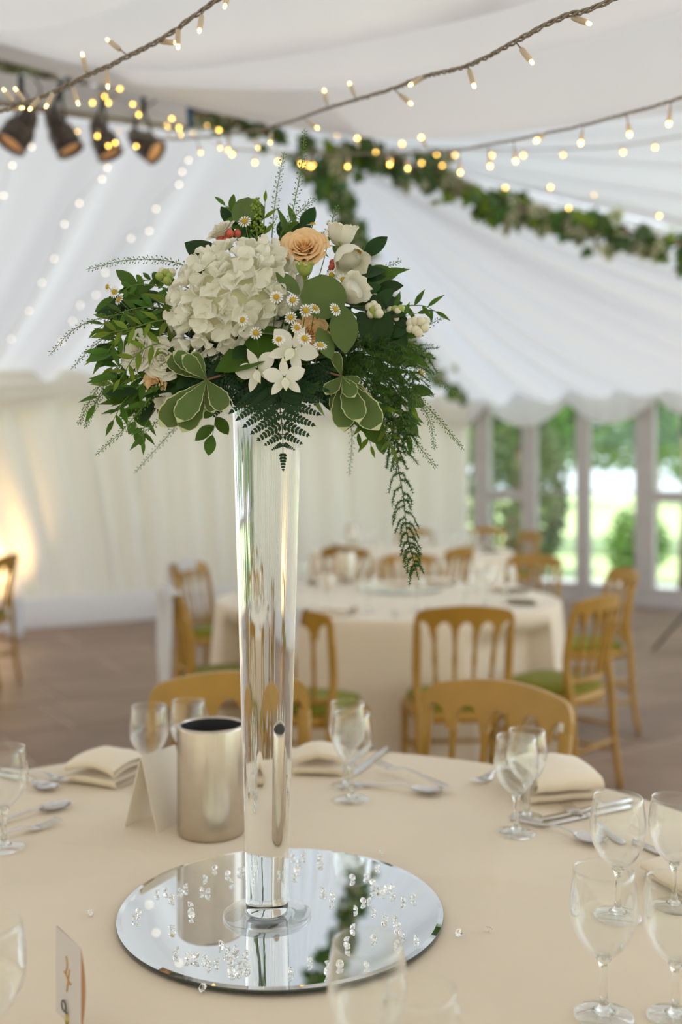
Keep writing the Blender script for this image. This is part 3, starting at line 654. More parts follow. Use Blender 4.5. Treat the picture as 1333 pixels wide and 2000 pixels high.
for k, (a, b) in enumerate(pts):
    q = on(200+a*.525, 1620+b*.525, MZ+.004); inn = (q.x-MX)**2+(q.y-MY)**2 < (MR-.006)**2 and (q.x-VX)**2+(q.y-VY)**2 > .066**2
    if not inn: continue
    o = link('crystal', GEM); o.location = (q.x, q.y, MZ+.0001); o.scale = [rnd.uniform(.8, 1.05)]*3
    ti = rnd.uniform(.75, .95); o.rotation_euler = (0, 0, 0) if rnd.random() < .0 else (ti, 0, rnd.uniform(0, 6.3)); o.location.z = MZ+.0012
    tag(o, 'clear faceted table crystal scattered on the round mirror plate', 'crystal', 'crystals on the mirror')
for a, b in ((172, 1789), (898, 1828), (956, 1824), (400, 1936), (1180, 1672), (742, 1672)):
    q = on(a, b, TZ); o = link('crystal', GEM); o.location = (q.x, q.y, TZ+.0025); o.rotation_euler = (.85, 0, rnd.uniform(0, 6)); tag(o, 'clear faceted table crystal fallen onto the ivory cloth', 'crystal', 'crystals on the cloth')

# ================================================================ ON THE OTHER TABLES
p = on(676, 1138); cooler('steel wine cooler on the middle table beside a cream candle', (p.x, p.y, TZ), 1.0)
p = on(688, 1063); cooler('steel wine cooler on the farthest table', (p.x, p.y, TZ), 1.0)
p = on(641, 1152); cd = thing('pillar_candle', 'thick cream pillar candle beside the cooler on the middle table', 'candle', (p.x, p.y, TZ))
MB().add(lathe([(1e-6, 0), (.034, 0), (.035, .003), (.035, .088), (.032, .092), (.020, .090), (1e-6, .089)], 28, False)).build('wax', M['candle'], cd); MB().add(tube([(0, 0, .088), (.001, 0, .100)], .001, 6)).build('wick', M['black'], cd)
mp = thing('mirror_plate', 'round mirror plate in the centre of the middle table', 'mirror', (on(780, 1152).x, on(780, 1152).y, TZ+.0055))
MB().add(lathe([(1e-6, 0), (.225, 0), (.2257, .0042), (.225, .0048)], 80, False)).build('edge', M['mirror_edge'], mp); MB().add(lathe([(.225, .0048), (.214, .0062), (1e-6, .0062)], 80, False)).build('mirror_face', M['mirror'], mp, False)
for a in range(16):
    th = a*2*pi/16+.2; rr_ = .56+.05*(a % 2); wineglass('wine glass set around the edge of the middle table', 0, 0, .96+.06*(a % 2), p=V((T2[0]+cos(th)*rr_, T2[1]+sin(th)*rr_, TZ)), group='glasses on the middle table')
for a in range(12):
    th = a*2*pi/12+.1; rr_ = .55; wineglass('wine glass set around the edge of the farthest table', 0, 0, 1, p=V((T3[0]+cos(th)*rr_, T3[1]+sin(th)*rr_, TZ)), group='glasses on the farthest table')
for k, a in enumerate((-112, -70, -22, 20, 62, 118, 165, 205)):
    th = R(a); napkin('folded ivory napkin at a place of the middle table', V((T2[0]+cos(th)*.72, T2[1]+sin(th)*.72, 0)), th, .13, .17, 3, .008, .012, 20+k)['group'] = 'napkins on the middle table'
for k, a in enumerate((-100, -20, 25, 80, 150, 220)):
    th = R(a); napkin('folded ivory napkin at a place of the farthest table', V((T3[0]+cos(th)*.72, T3[1]+sin(th)*.72, 0)), th, .13, .17, 3, .008, .012, 40+k)['group'] = 'napkins on the farthest table'
for k in range(3):
    th = R(-128+k*38); 
    o = link('fork', FK); o.location = (T2[0]+cos(th)*.7, T2[1]+sin(th)*.7, TZ+.0012); o.rotation_euler = (0, 0, th+pi/2); tag(o, 'fork laid near the front edge of the middle table', 'fork', 'forks on the middle table')
# ================================================================ UPLIGHT AND STAND
ul = thing('uplighter', 'white box uplighter on the floor washing the drape with warm light', 'uplighter', (-2.86, 8.72, 0), math.atan2(U.y, U.x))
MB().add(box(-.055, .055, -.06, .06, 0, .34, .008)).build('housing', M['white'], ul, False)
MB().add(lathe([(1e-6, .3405), (.04, .3405), (.04, .345), (1e-6, .345)], 24, False)).build('lamp_lens', M['lens'], ul)
ld = bpy.data.lights.new('uplighter_lamp', 'SPOT'); ld.energy = 34; ld.color = (1, .62, .28); ld.spot_size = R(115); ld.spot_blend = .8; ld.shadow_soft_size = .04
lo = bpy.data.objects.new('uplighter_lamp', ld); col.objects.link(lo); lo.parent = ul; lo.location = (-.1, .05, .36); lo.rotation_euler = V((-.15, .70, .50)).to_track_quat('-Z', 'Y').to_euler()
ls = thing('light_stand', 'black stand with a lamp head at the edge of the glazed wall', 'light stand', (2.79, 7.75, 0))
MB().add(tube([(0, 0, .10), (0, 0, 1.72)], .016, 10)).build('pole', M['black'], ls)
for k in range(3): a = k*2.1+.5; MB().add(tube([(0, 0, .45), (cos(a)*.35, sin(a)*.35, .01)], .011, 8)).build('leg', M['black'], ls)
hd = MB().add(box(-.11, .11, -.08, .08, 1.70, 1.90, .02)).build('lamp_head', M['black'], ls, False)
MB().add(tube([(-.05, -.081, 1.78), (-.05, -.088, 1.78)], .035, 20)).build('lamp_lens', M['white'], hd)

# ================================================================ FLOWER ARRANGEMENT
FY = VY
ar = thing('flower_arrangement', 'wide arrangement of hydrangea, roses and trailing greenery on the tall vase', 'flowers', (VX, VY, VT))
ORG = V((VX, VY, VT)); CTR = at(535, 650, FY)-ORG           # local centre of the dome
PXM = F/FY                                                  # px per metre at the arrangement
def fl(px, py, dy=0): return at(px, py, FY+dy)-ORG
def leaf(L, W, shape='oval', fold=.15, curl=.12, edge=False, n=7):
    """leaf along +y, upper side +z; two-sided strip with folded midrib."""
    rows = []
    for i in range(n+1):
        t = i/n
        if shape == 'oval': wd_ = sin(pi*min(1, t*.98+.02))**.75
        elif shape == 'round': wd_ = sqrt(max(0, 1-(2*t-1)**2))
        elif shape == 'lance': wd_ = (sin(pi*t**.8))**1.1
        elif shape == 'obovate': wd_ = sin(pi*min(1, t**1.35*.97+.03))**.7*(.35+.75*t)
        else: wd_ = sin(pi*t)
        if i == n: wd_ *= .25
        h = W/2*max(wd_, .04); y = L*t; z = -curl*L*t*t
        wav = 1+(.06*sin(i*2.3) if edge else 0)
        xs = (-1, -.91, -.4, 0, .4, .91, 1) if edge else (-1, -.5, 0, .5, 1)
        rows.append([(h*x*wav, y, z+abs(x)*fold*h) for x in xs])
    v, f = loft(rows); nc = len(xs)-1
    m = [(1 if edge and (k % nc in (0, nc-1)) else 0) for k in range(len(f))]
    if edge:
        for k in range(len(f)):
            if k//nc >= n-1: m[k] = 1
    return v, f, m
LM = {}
def leafmesh(key, mats, *a, **k):
    if key not in LM: LM[key] = MB().add(leaf(*a, **k)).mesh('leaf', mats)
    return LM[key]
rf = random.Random(21)
KIND = {  # length, width, shape, material, fold
 'ruscus': lambda: leafmesh('ruscus', M['lf'], .035, .0098, 'lance', .25, .10),
 'olive': lambda: leafmesh('olive', M['lf'], .022, .0095, 'oval', .2, .08),
 'bright': lambda: leafmesh('bright', M['lf_b'], .034, .0095, 'lance', .2, .15),
 'dark': lambda: leafmesh('dark', M['lf_d'], .036, .020, 'oval', .15, .10),
 'broad': lambda: leafmesh('broad', M['lf'], .036, .022, 'oval', .18, .12),
 'euc': lambda: leafmesh('euc', M['lf_e'], .050, .030, 'oval', .06, .04),
 'eucr': lambda: leafmesh('eucr', M['lf_e'], .048, .044, 'round', .06, .05),
 'var': lambda: leafmesh('var', [M['lf_e'], M['lf_edge']], .050, .026, 'obovate', .12, .06, edge=True, n=14),
}
def put(kind, p, d, parent, n=(0, -1, .25), s=1):
    me = KIND[kind](); m_ = leafdir(p, d, n, s)
    if any(q.z < .002 and q.x*q.x+q.y*q.y < .0505**2 for q in (m_ @ v_.co for v_ in me.vertices)): return None   # keep leaves out of the glass
    return link('leaf', me, parent, m_)
def sprig(kind, path, n, s=1, dyo=0, tw=.9, rad=.0009, stemm='stem', spread=.75):
    """a stem along image points (px,py,dy) with paired leaves."""
    P = [fl(x, y, dy+dyo) for x, y, dy in path]; C = cat(P, 16)
    st = MB().add(tube(C, [rad*1.4-rad*.9*i/15 for i in range(16)], 5)).build('sprig', M[stemm], ar)
    for k in range(n):
        u = .12+.88*k/(n-1 or 1); i = min(14, int(u*15)); p = C[i].lerp(C[i+1], u*15-i); t = (C[i+1]-C[i]).normalized()
        sd = 1 if k % 2 else -1; side = t.cross(V((0, -1, .1))).normalized()
        d = t*(1-spread*.6)+side*sd*spread+V((0, rf.uniform(-.45, .25), rf.uniform(-.15, .15)))
        if k == n-1: d = t
        put(kind, p, d, st, (rf.uniform(-.5, .5), -1, rf.uniform(-.1, .9)), s*rf.uniform(.8, 1.15)*(1-.25*u))
    return st
# mossy core that holds the stems
mb = MB(); v, f = ball(.060, 20, 12, .72); v = [tuple(V(p)*(1+.10*mnoise.noise(V(p)*40))) for p in v]
mb.add((v, f), Matrix.Translation((0, .004, .052))).build('moss_core', M['foam'], ar)
MB().add(lathe([(1e-6, -.0018), (.0440, -.0018), (.047, .001), (.044, .012), (1e-6, .014)], 40, False)).build('foam_disc', M['foam'], ar)
# dense inner foliage radiating from the core
inner = MB()
for k in range(230):
    th = rf.uniform(0, 2*pi); el = rf.uniform(-.55, 1.15); d = V((cos(th)*cos(el)*1.25, sin(th)*cos(el)*.8, sin(el))).normalized()
    c = V((0, .004, .050)); rr_ = rf.uniform(.045, .092); p = c+V((d.x*rr_*1.35, d.y*rr_*.95, d.z*rr_*.9))
    if p.z < -.01 and abs(p.x) < .06: continue
    kd = rf.choice(('dark', 'dark', 'broad', 'ruscus', 'bright', 'dark')); mx_ = leafdir(p, d+V((rf.uniform(-.6, .6), rf.uniform(-.5, .5), rf.uniform(-.8, .2))), (rf.uniform(-.4, .4), -1, .8), rf.uniform(.8, 1.35))
    me_ = KIND[kd](); inner.add(([v_.co.copy() for v_ in me_.vertices], [tuple(q_.vertices) for q_ in me_.polygons]), mx_, {'dark': 0, 'broad': 1, 'ruscus': 1, 'bright': 2}[kd])
o = inner.build('inner_foliage', [M['lf_d'], M['lf'], M['lf_b']], ar); o['kind'] = 'stuff'
for cx, cy, rx, ry, dy, n, kinds in ((300, 690, 95, 115, -.01, 95, ('broad', 'ruscus', 'bright', 'dark', 'ruscus', 'dark', 'ruscus', 'bright')), (735, 740, 75, 105, .0, 60, ('broad', 'ruscus', 'bright', 'ruscus')), (540, 470, 90, 45, .02, 26, ('dark', 'broad', 'ruscus')), (270, 610, 60, 50, .01, 26, ('ruscus', 'dark', 'broad')), (700, 560, 60, 60, .01, 22, ('dark', 'ruscus', 'broad'))):
    for k in range(n):
        a = rf.uniform(0, 6.28); q = sqrt(rf.random()); x, y = cx+cos(a)*rx*q, cy+sin(a)*ry*q; p = fl(x, y, dy+rf.uniform(-.035, .045)); c = V((0, 0, .06)); d = (p-c).normalized()+V((rf.uniform(-.6, .6), rf.uniform(-.5, .3), rf.uniform(-.9, .3)))
        put(rf.choice(kinds), p, d, ar, (rf.uniform(-.6, .6), -1, rf.uniform(.1, 1)), rf.uniform(.75, 1.2))
# leafy sprigs
for kind, n, s, path in (
 ('olive', 11, 1.0, [(385, 590, .0), (320, 562, -.01), (265, 556, -.01), (228, 578, -.01)]),
 ('olive', 9, 1.0, [(390, 575, .02), (330, 545, .02), (285, 548, .02)]),
 ('ruscus', 13, 1.0, [(385, 620, .0), (300, 600, -.02), (232, 612, -.03), (195, 640, -.03)]),
 ('ruscus', 13, 1.1, [(385, 645, .0), (300, 640, -.03), (240, 652, -.04), (205, 695, -.04)]),
 ('ruscus', 13, 1.0, [(375, 680, .0), (290, 690, -.02), (225, 720, -.02), (185, 790, -.02)]),
 ('ruscus', 12, 1.0, [(380, 700, .0), (300, 735, -.03), (245, 780, -.03), (222, 820, -.03)]),
 ('bright', 11, 1.0, [(390, 630, -.02), (320, 625, -.05), (260, 640, -.06), (215, 650, -.06)]),
 ('bright', 11, 1.0, [(380, 690, -.02), (320, 670, -.05), (270, 690, -.06), (235, 740, -.05)]),
 ('broad', 9, .9, [(370, 710, .02), (300, 760, .02), (262, 800, .02), (268, 835, .02)]),
 ('ruscus', 9, .9, [(350, 740, .0), (310, 790, -.01), (282, 835, -.01), (280, 860, -.01)]),
 ('broad', 7, 1.1, [(470, 730, -.02), (430, 790, -.02), (415, 850, -.02)]),
 ('ruscus', 9, .9, [(710, 620, .0), (770, 600, .02), (825, 597, .03), (850, 608, .03)]),
 ('ruscus', 7, .9, [(720, 640, .0), (770, 622, .0), (815, 612, .0)]),
 ('dark', 7, 1.0, [(690, 600, -.03), (740, 600, -.05), (770, 640, -.05)]),
 ('dark', 6, 1.0, [(690, 640, -.03), (735, 650, -.05), (760, 670, -.05)]),
 ('ruscus', 12, 1.0, [(690, 700, .0), (760, 740, -.01), (795, 800, -.01), (800, 850, .0)]),
 ('bright', 11, .9, [(680, 710, .0), (730, 770, -.02), (750, 830, -.02), (765, 870, -.02)]),
 ('ruscus', 10, .9, [(660, 700, .0), (690, 780, .0), (700, 845, .0)]),
 ('bright', 9, .9, [(660, 720, .02), (705, 800, .03), (725, 870, .04)]),
 ('olive', 7, 1.2, [(505, 470, .0), (478, 440, .0), (440, 402, .0)]),
 ('bright', 6, .7, [(520, 480, .0), (516, 440, .0), (518, 395, .0)]),
 ('ruscus', 9, .9, [(560, 520, .03), (600, 490, .04), (650, 480, .04), (690, 500, .04)]),
 ('dark', 8, .9, [(600, 700, -.03), (650, 720, -.04), (690, 720, -.04)]),
 ('dark', 8, 1.0, [(470, 690, -.05), (420, 700, -.06), (375, 690, -.05)]),
 ('dark', 7, 1.0, [(520, 690, -.05), (570, 710, -.07), (630, 710, -.07)]),
): sprig(kind, path, n, s)
# single statement leaves (px centre line)
def one(kind, a, b, dy=-.06, s=None, n=(0, -1, .2)):
    A, B = fl(*a, dy), fl(*b, dy); L0 = {'eucr': .048, 'euc': .050, 'dark': .036, 'var': .050, 'ruscus': .034, 'broad': .036, 'bright': .032}[kind]
    return put(kind, A, B-A, ar, n, (B-A).length/L0*(s or 1))
one('eucr', (668, 612), (606, 556), -.085, 1.15, (-.1, -1, .3)); one('euc', (668, 595), (676, 690), -.10, 1.0, (.1, -1, .1)); one('euc', (622, 640), (652, 708), -.10, .9, (.5, -1, .2))
one('euc', (585, 575), (532, 520), -.09, .85, (.6, -1, .5)); one('eucr', (470, 440), (485, 384), -.01, 1.0, (-.3, -1, .2)); one('eucr', (482, 440), (504, 388), .0, 1.0, (.5, -1, .1))
one('dark', (440, 520), (374, 478), -.02, 1.2, (-.3, -1, .5)); one('dark', (420, 540), (378, 520), -.01, 1.2, (-.4, -1, .4)); one('dark', (480, 475), (520, 440), .0, 1.0)
one('broad', (560, 668), (415, 712), -.09, 1.0, (0, -.9, .8)); one('broad', (555, 650), (495, 640), -.085, 1.0, (0, -.6, 1)); one('dark', (700, 570), (735, 560), -.04, 1.3); one('dark', (700, 610), (738, 660), -.06, 1.5); one('dark', (760, 610), (742, 660), -.06, 1.4)
for a, b in (((800, 640), (770, 615)), ((800, 640), (760, 650)), ((745, 615), (730, 580))): one('dark', a, b, -.055, 1.2)
# variegated pittosporum clusters
for cx, cy, dy, tips in ((404, 742, -.085, [(330, 700), (345, 690), (362, 698), (378, 690), (320, 825), (352, 815), (378, 815), (415, 800), (438, 795), (395, 790), (360, 835)]),
                         (668, 735, -.080, [(655, 690), (700, 745), (690, 770), (655, 800), (672, 832), (700, 815), (725, 805), (735, 830), (640, 765), (712, 775)])):
    st = MB().add(tube([fl(500 if cx < 500 else 610, 690, -.04), fl((cx+530)/2, cy-20, -.07), fl(cx, cy, dy)], [.0022, .0018, .0014], 6)).build('sprig', M['stem_r'], ar)
    for k, (x, y) in enumerate(tips):
        A = fl(cx, cy, dy); B = fl(x, y, dy-.01-.012*(k % 3)); put('var', A, B-A, st, (rf.uniform(-.5, .5), -1, rf.uniform(.0, .5)), (B-A).length/.050*1.08)
# ---- hydrangea
HC_ = fl(458, 588, -.045); HR = .074
hy = MB().add(ball(HR*.86, 20, 14), Matrix.Scale(.98, 4)).build('hydrangea', M['hyd_c'], ar, mx=Matrix.Translation(HC_) @ Matrix.Rotation(R(-32), 4, 'Y') @ Matrix.Diagonal((1.10, .8, .88, 1)))
def petal4():
    rows = []
    for i in range(6):
        t = i/5; wd_ = .0085*sin(pi*(.08+.84*t)**.75)**.65
        if i == 5: wd_ *= .55
        rows.append([(wd_*x*1.22, .001+.0165*t+(-.0012*x*x if i > 3 else 0), .0034*sin(t*2.2)+.0018*x*x-.0016*sin(3.4*x+2.5*t)*t) for x in (-1, -.5, 0, .5, 1)])
    return loft(rows)
PET = [MB().add(petal4()).mesh('petal', M['hyd'])]
v, f = petal4(); PET.append(MB().add(([(x*.92, y*1.05, z*1.7+.0012*sin(400*x)) for x, y, z in v], f)).mesh('petal', M['hyd']))
EYE = MB().add(ball(.0016, 6, 4)).mesh('floret_eye', M['hyd_c'])
nf = 128; cnt = 0
for k in range(nf):
    z = 1-2*(k+.5)/nf; th = k*2.39996; d = V((sqrt(1-z*z)*cos(th), sqrt(1-z*z)*sin(th), z))
    if d.y > .16: continue
    p = V((d.x*HR, d.y*HR, d.z*HR))*rf.uniform(.90, 1.06)
    b = basis(p, d+V((rf.uniform(-.35, .35), rf.uniform(-.35, .35), rf.uniform(-.35, .35))), None, rf.uniform(.92, 1.22)) @ Matrix.Rotation(rf.uniform(0, 6), 4, 'Z')
    for q in range(4):
        if cnt >= 298: break
        cnt += 1; link('petal', PET[(k+q) % 2], hy, b @ Matrix.Rotation(q*pi/2+rf.uniform(-.12, .12), 4, 'Z') @ Matrix.Rotation(rf.uniform(-.25, .95), 4, 'X') @ Matrix.Rotation(rf.uniform(-.35, .35), 4, 'Y'))
    link('floret_eye', EYE, hy, b @ Matrix.Translation((0, 0, .001)))
# ---- roses
def rose_petal(r, h, wid, open_, seed):
    rows = []
    for i in range(8):
        t = i/7; row = []
        for j in range(9):
            s = -1+j/4; ang = s*wid*(.55+.45*sin(pi*min(1, .25+t*.75)))*(1 if t < .9 else .92)
            rad = r*(.35+.65*t**.7)+open_*max(0, t-.45)**1.6; z = h*(t-.10*s*s*t)-open_*.55*max(0, t-.6)**2
            rad *= 1+.03*mnoise.noise((seed, t*3, s*2))
            if i == 7: rad += r*.10+open_*.12; z -= h*.045
            row.append((rad*cos(ang), rad*sin(ang), z))
        rows.append(row)
    return loft(rows)
def rose(name, m, c, axis, R_, layers=6, label=None, cup=.0, green=True):
    bx = basis(c, axis); root = MB().add(lathe([(1e-6, -.004), (R_*.20, -.003), (R_*.30, .004), (R_*.20, R_*.45), (R_*.08, R_*.60), (1e-6, R_*.62)], 14, False)).build(name, M[m], ar, mx=bx)
    if label: root['label'] = label
    for k in range(layers):
        q = k/(layers-1); n = (2, 3, 3, 4, 4, 5, 5, 6, 6)[k]; r = R_*(.09+.66*q); h = R_*(1.02-.30*q); op = R_*(.05+.50*q**1.3)
        me = [MB().add(rose_petal(r, h, 1.05*pi/n*1.35, op*rf.uniform(.85, 1.15), k*3+e)).mesh('petal', M[m]) for e in range(2)]
        for j in range(n): link('petal', me[j % 2], root, Matrix.Rotation(2*pi*j/n+k*.7+rf.uniform(-.1, .1), 4, 'Z') @ Matrix.Translation((0, 0, -R_*.10*q)) @ Matrix.Rotation(rf.uniform(-.06, .06), 4, 'Y'))
    if green:
        mb = MB()
        for j in range(5): mb.add(leaf(R_*.8, R_*.26, 'lance', .1, -.3), Matrix.Rotation(2*pi*j/5, 4, 'Z') @ Matrix.Translation((0, R_*.10, -.004)) @ Matrix.Rotation(.35, 4, 'X'))
        mb.add(tube([(0, 0, -.004), (0, 0, -.03)], .0022, 6)); o = mb.build('calyx', M['calyx'], root)
    return root
rose('rose', 'peach', fl(596, 498, -.030), (-.05, -.85, .42), .0310, 9, 'open peach rose')
rose('rose', 'peach', fl(606, 652, -.060), (.15, -.8, .0), .023, 8, 'small peach rose')
rose('rose', 'peach', fl(308, 745, -.03), (-.3, -.8, -.3), .016, 5)
rose('rose', 'cream', fl(282, 690, -.030), (-.45, -.85, .15), .027, 8, 'cream rose')
rose('rose', 'cream', fl(325, 700, -.035), (-.10, -.9, -.10), .027, 8, 'cream rose')
rose('rose', 'cream', fl(440, 462, -.005), (-.5, -.5, .8), .022, 6)
def bud(c, axis, L, R_, n=5, m='cream'):
    """half-open lisianthus: overlapping ruffled petals in a bell."""
    bx = basis(c, axis); prof = [(R_*.22, 0), (R_*.62, L*.14), (R_*.88, L*.40), (R_*.98, L*.70), (R_*1.05, L*.92), (R_*1.14, L)]
    root = MB().add(lathe([(1e-6, -.002)]+[(r*.80, z) for r, z in prof[:4]]+[(1e-6, L*.72)], 14, False)).build('lisianthus', M[m], ar, mx=bx); me = []
    for e in range(2):
        rows = []
        for r, z in prof: rows.append([((r*(1+.05*sin(j*1.3+e)*(z/L)**2)+.0009*j*0)*cos(a), (r*(1+.05*sin(j*1.3+e)*(z/L)**2))*sin(a), z+.0022*sin(j*1.7+e)*(z/L)**3) for j, a in enumerate([-1.0+2.0*q/10 for q in range(11)])])
        me.append(MB().add(loft(rows)).mesh('petal', M[m]))
    for k in range(n): link('petal', me[k % 2], root, Matrix.Rotation(k*2*pi/n, 4, 'Z') @ Matrix.Rotation(.06, 4, 'Y') @ Matrix.Scale(1+.03*(k % 2), 4))
    mb = MB()
    for j in range(5): mb.add(leaf(L*.62, R_*.28, 'lance', .1, -.05), Matrix.Rotation(2*pi*j/5, 4, 'Z') @ Matrix.Translation((0, R_*.2, -.002)) @ Matrix.Rotation(1.05, 4, 'X'))
    mb.add(lathe([(1e-6, -.006), (R_*.3, -.003), (R_*.36, .003), (R_*.3, .006)], 10, False)); mb.add(tube([(0, 0, -.004), (0, .004, -.03)], .0018, 6)); mb.build('calyx', M['calyx'], root)
bud(fl(664, 482, -.015), (.15, -.25, 1), .030, .0175); bud(fl(672, 488, -.035), (.35, -.55, -.75), .034, .0205); bud(fl(672, 580, -.050), (.75, -.6, .42), .030, .0185); bud(fl(345, 770, -.02), (-.4, -.5, -.5), .028, .014); bud(fl(700, 665, -.02), (.9, -.4, .0), .026, .015); bud(fl(610, 735, -.03), (.3, -.6, -.7), .030, .014)
bud(fl(596, 540, -.062), (.0, -.35, .9), .017, .010, 4, 'gberry')
# ---- orchids
def orchid(c, axis, s, roll):
    root = MB().add(leaf(.020, .011, 'oval', .9, .25), Matrix.Rotation(pi, 4, 'Z') @ Matrix.Rotation(.6, 4, 'X')).build('orchid', M['lip'], ar, mx=basis(c, axis, (1, 0, 0), s) @ Matrix.Rotation(roll, 4, 'Z'))
    for k, (a, L, W_, sh) in enumerate(((0, .026, .012, 'lance'), (72, .027, .020, 'oval'), (-72, .027, .020, 'oval'), (138, .026, .012, 'oval'), (-138, .026, .012, 'oval'))):
        link('petal', MB().add(leaf(L, W_, sh, -.10, .16 if k else -.1)).mesh('petal', M['orchid']), root, Matrix.Rotation(R(a), 4, 'Z') @ Matrix.Translation((0, .002, 0)) @ Matrix.Rotation(.18, 4, 'X'))
    link('lip', MB().add(leaf(.016, .013, 'obovate', .6, .5)).mesh('lip', M['orchid']), root, Matrix.Rotation(pi, 4, 'Z') @ Matrix.Translation((0, 0, .003)) @ Matrix.Rotation(.7, 4, 'X'))
orchid(fl(572, 682, -.115), (.15, -1, .15), 1.15, -.5); orchid(fl(503, 722, -.105), (-.35, -1, .0), 1.05, .4); orchid(fl(556, 738, -.125), (.1, -1, .1), .95, .1)
# ---- feverfew daisies
DP = MB()
for k in range(13): DP.add(leaf(.0052, .0026, 'obovate', .1, .18, n=4), Matrix.Rotation(2*pi*k/13, 4, 'Z') @ Matrix.Translation((0, .0024, 0)))
DP = DP.mesh('petal_ring', M['daisy']); DD = MB().add(lathe([(1e-6, -.0012), (.0028, -.0006), (.0034, .0004), (.0026, .0016), (1e-6, .0022)], 12, False)).mesh('daisy', M['disc'])
for px, py, dy, ax, ay in ((540, 580, -.115, .0, .1), (572, 586, -.118, .1, .1), (598, 606, -.125, .1, .0), (568, 620, -.128, -.1, .0), (500, 650, -.12, .0, -.1), (545, 663, -.13, -.1, .6), (595, 661, -.135, .1, .3), (626, 674, -.13, .2, .9), (474, 625, -.115, -.6, .0), (648, 537, -.05, .1, .2), (671, 547, -.06, .2, .1), (627, 463, -.01, -.9, .0), (646, 453, -.02, .2, .3), (611, 438, .0, .0, 3), (701, 492, -.05, 1.4, .2), (210, 560, -.02, -1.2, .1), (223, 570, -.025, -.5, -.1), (232, 585, -.02, -.8, .3), (478, 432, -.02, -.1, .3), (490, 432, .0, .3, .5), (656, 604, -.115, .9, .2), (616, 602, -.11, .8, .6), (822, 729, .02, .4, .1), (580, 640, -.12, .5, .1)):
    o = link('daisy', DD, ar, basis(fl(px, py, dy), (ax, -1, ay+.15), None, rf.uniform(1.05, 1.3))); link('petal_ring', DP, o)
    a = fl(px, py, dy); b = a.lerp(V((a.x*.55, -.01, a.z*.55+.02)), .5)+V((rf.uniform(-.006, .006), .012, -.018)); c = V((a.x*.5, .0, a.z*.5+.02))
    MB().add(tube(cat([a+V((0, .002, 0)), b, c], 8), .0007, 5)).build('stem', M['stem'], ar)
# ---- berries
def berries(name, m, c, pts, r, dy, cap='calyx'):
    root = MB().add(tube([fl(c[0], c[1], dy+.03), fl(*pts[0], dy+.012)], .0011, 6)).build(name, M['stem'], ar)
    for k, (x, y) in enumerate(pts):
        p = fl(x, y, dy-.004*(k % 3)); mm = m if isinstance(m, str) else m[k % len(m)]
        link('berry', MB().add(ball(r, 12, 8, 1.12)).mesh('berry', M[mm]), root, basis(p, (rf.uniform(-.4, .4), -.6, rf.uniform(.2, 1)), None, rf.uniform(.88, 1.1)))
        if cap == 'coral':
            mb = MB()
            for j in range(4): mb.add(leaf(.006, .003, 'lance', .1, -.2, n=3), Matrix.Rotation(j*pi/2, 4, 'Z') @ Matrix.Translation((0, .001, -.0065)))
            mb.build('sepal', M['calyx'], root, mx=Matrix.Translation(p))
berries('hypericum', 'coral', (450, 490), [(431, 467), (443, 469), (449, 456), (464, 456)], .0060, -.012, 'coral')
berries('hypericum', 'coral', (640, 530), [(651, 514), (648, 522)], .0050, -.03, 'coral')
berries('snowberry', ('wberry', 'gberry', 'wberry'), (715, 620), [(722, 600), (729, 606), (738, 601), (725, 613), (735, 614), (741, 612), (730, 596)], .0056, -.06)
berries('snowberry', ('wberry', 'gberry'), (760, 640), [(763, 606), (772, 604), (778, 608), (766, 618), (775, 617), (783, 603), (757, 640), (764, 632), (774, 622)], .0052, -.045)
berries('snowberry', 'wberry', (790, 660), [(803, 632), (812, 628), (822, 627), (830, 630), (802, 642), (812, 644), (822, 640), (830, 640), (818, 650)], .0062, -.055)
berries('snowberry', ('wberry', 'gberry', 'gberry'), (345, 550), [(316, 530), (324, 533), (312, 540), (321, 544), (331, 540), (327, 549), (336, 532)], .0055, -.01)
# green bud cluster at the top
bc = MB().add(tube([fl(505, 480, -.01), fl(500, 440, -.01), fl(500, 392, -.01)], .0014, 6)).build('bud_spike', M['stem'], ar); mb = MB()
for k in range(150):
    t = rf.random(); c = fl(502-3*t, 452-62*t, -.01); a = rf.uniform(0, 6.28); q = .0105*(1-.5*t)*sqrt(rf.random()); mb.add(ball(.0017, 6, 4), Matrix.Translation(c+V((cos(a)*q, sin(a)*q, rf.uniform(-.003, .003)))))
o = mb.build('buds', M['bud_g'], bc); o['kind'] = 'stuff'
# ---- thlaspi / cress sprays: fine stems with tiny seed pods
def spray(path, n, m='seed', hang=.008, r=.0011, stemm='stem'):
    P = [fl(x, y, dy) for x, y, dy in path]; C = cat(P, 24); mb = MB(); mb.add(tube(C, [.0009-.0006*i/23 for i in range(24)], 5), mi=0)
    for k in range(n):
        u = .18+.80*k/n; i = min(22, int(u*23)); p = C[i].lerp(C[i+1], u*23-i); t = (C[i+1]-C[i]).normalized(); a = k*2.4+rf.uniform(-.4, .4)
        e = t.orthogonal().normalized(); e2 = t.cross(e); d = (e*cos(a)+e2*sin(a))*.95+t*.55+V((0, 0, -.10)); d.normalize(); L = hang*(1-.55*u)*rf.uniform(.7, 1.2)
        q = p+d*L; mb.add(tube([p, q], .00026, 3, False), mi=0); bm = basis(q, d, None, 1); mb.add(ball(r*(1-.3*u), 6, 4, 1.35), bm, 1)
    return mb.build('cress_spray', [M[stemm], M[m]], ar)
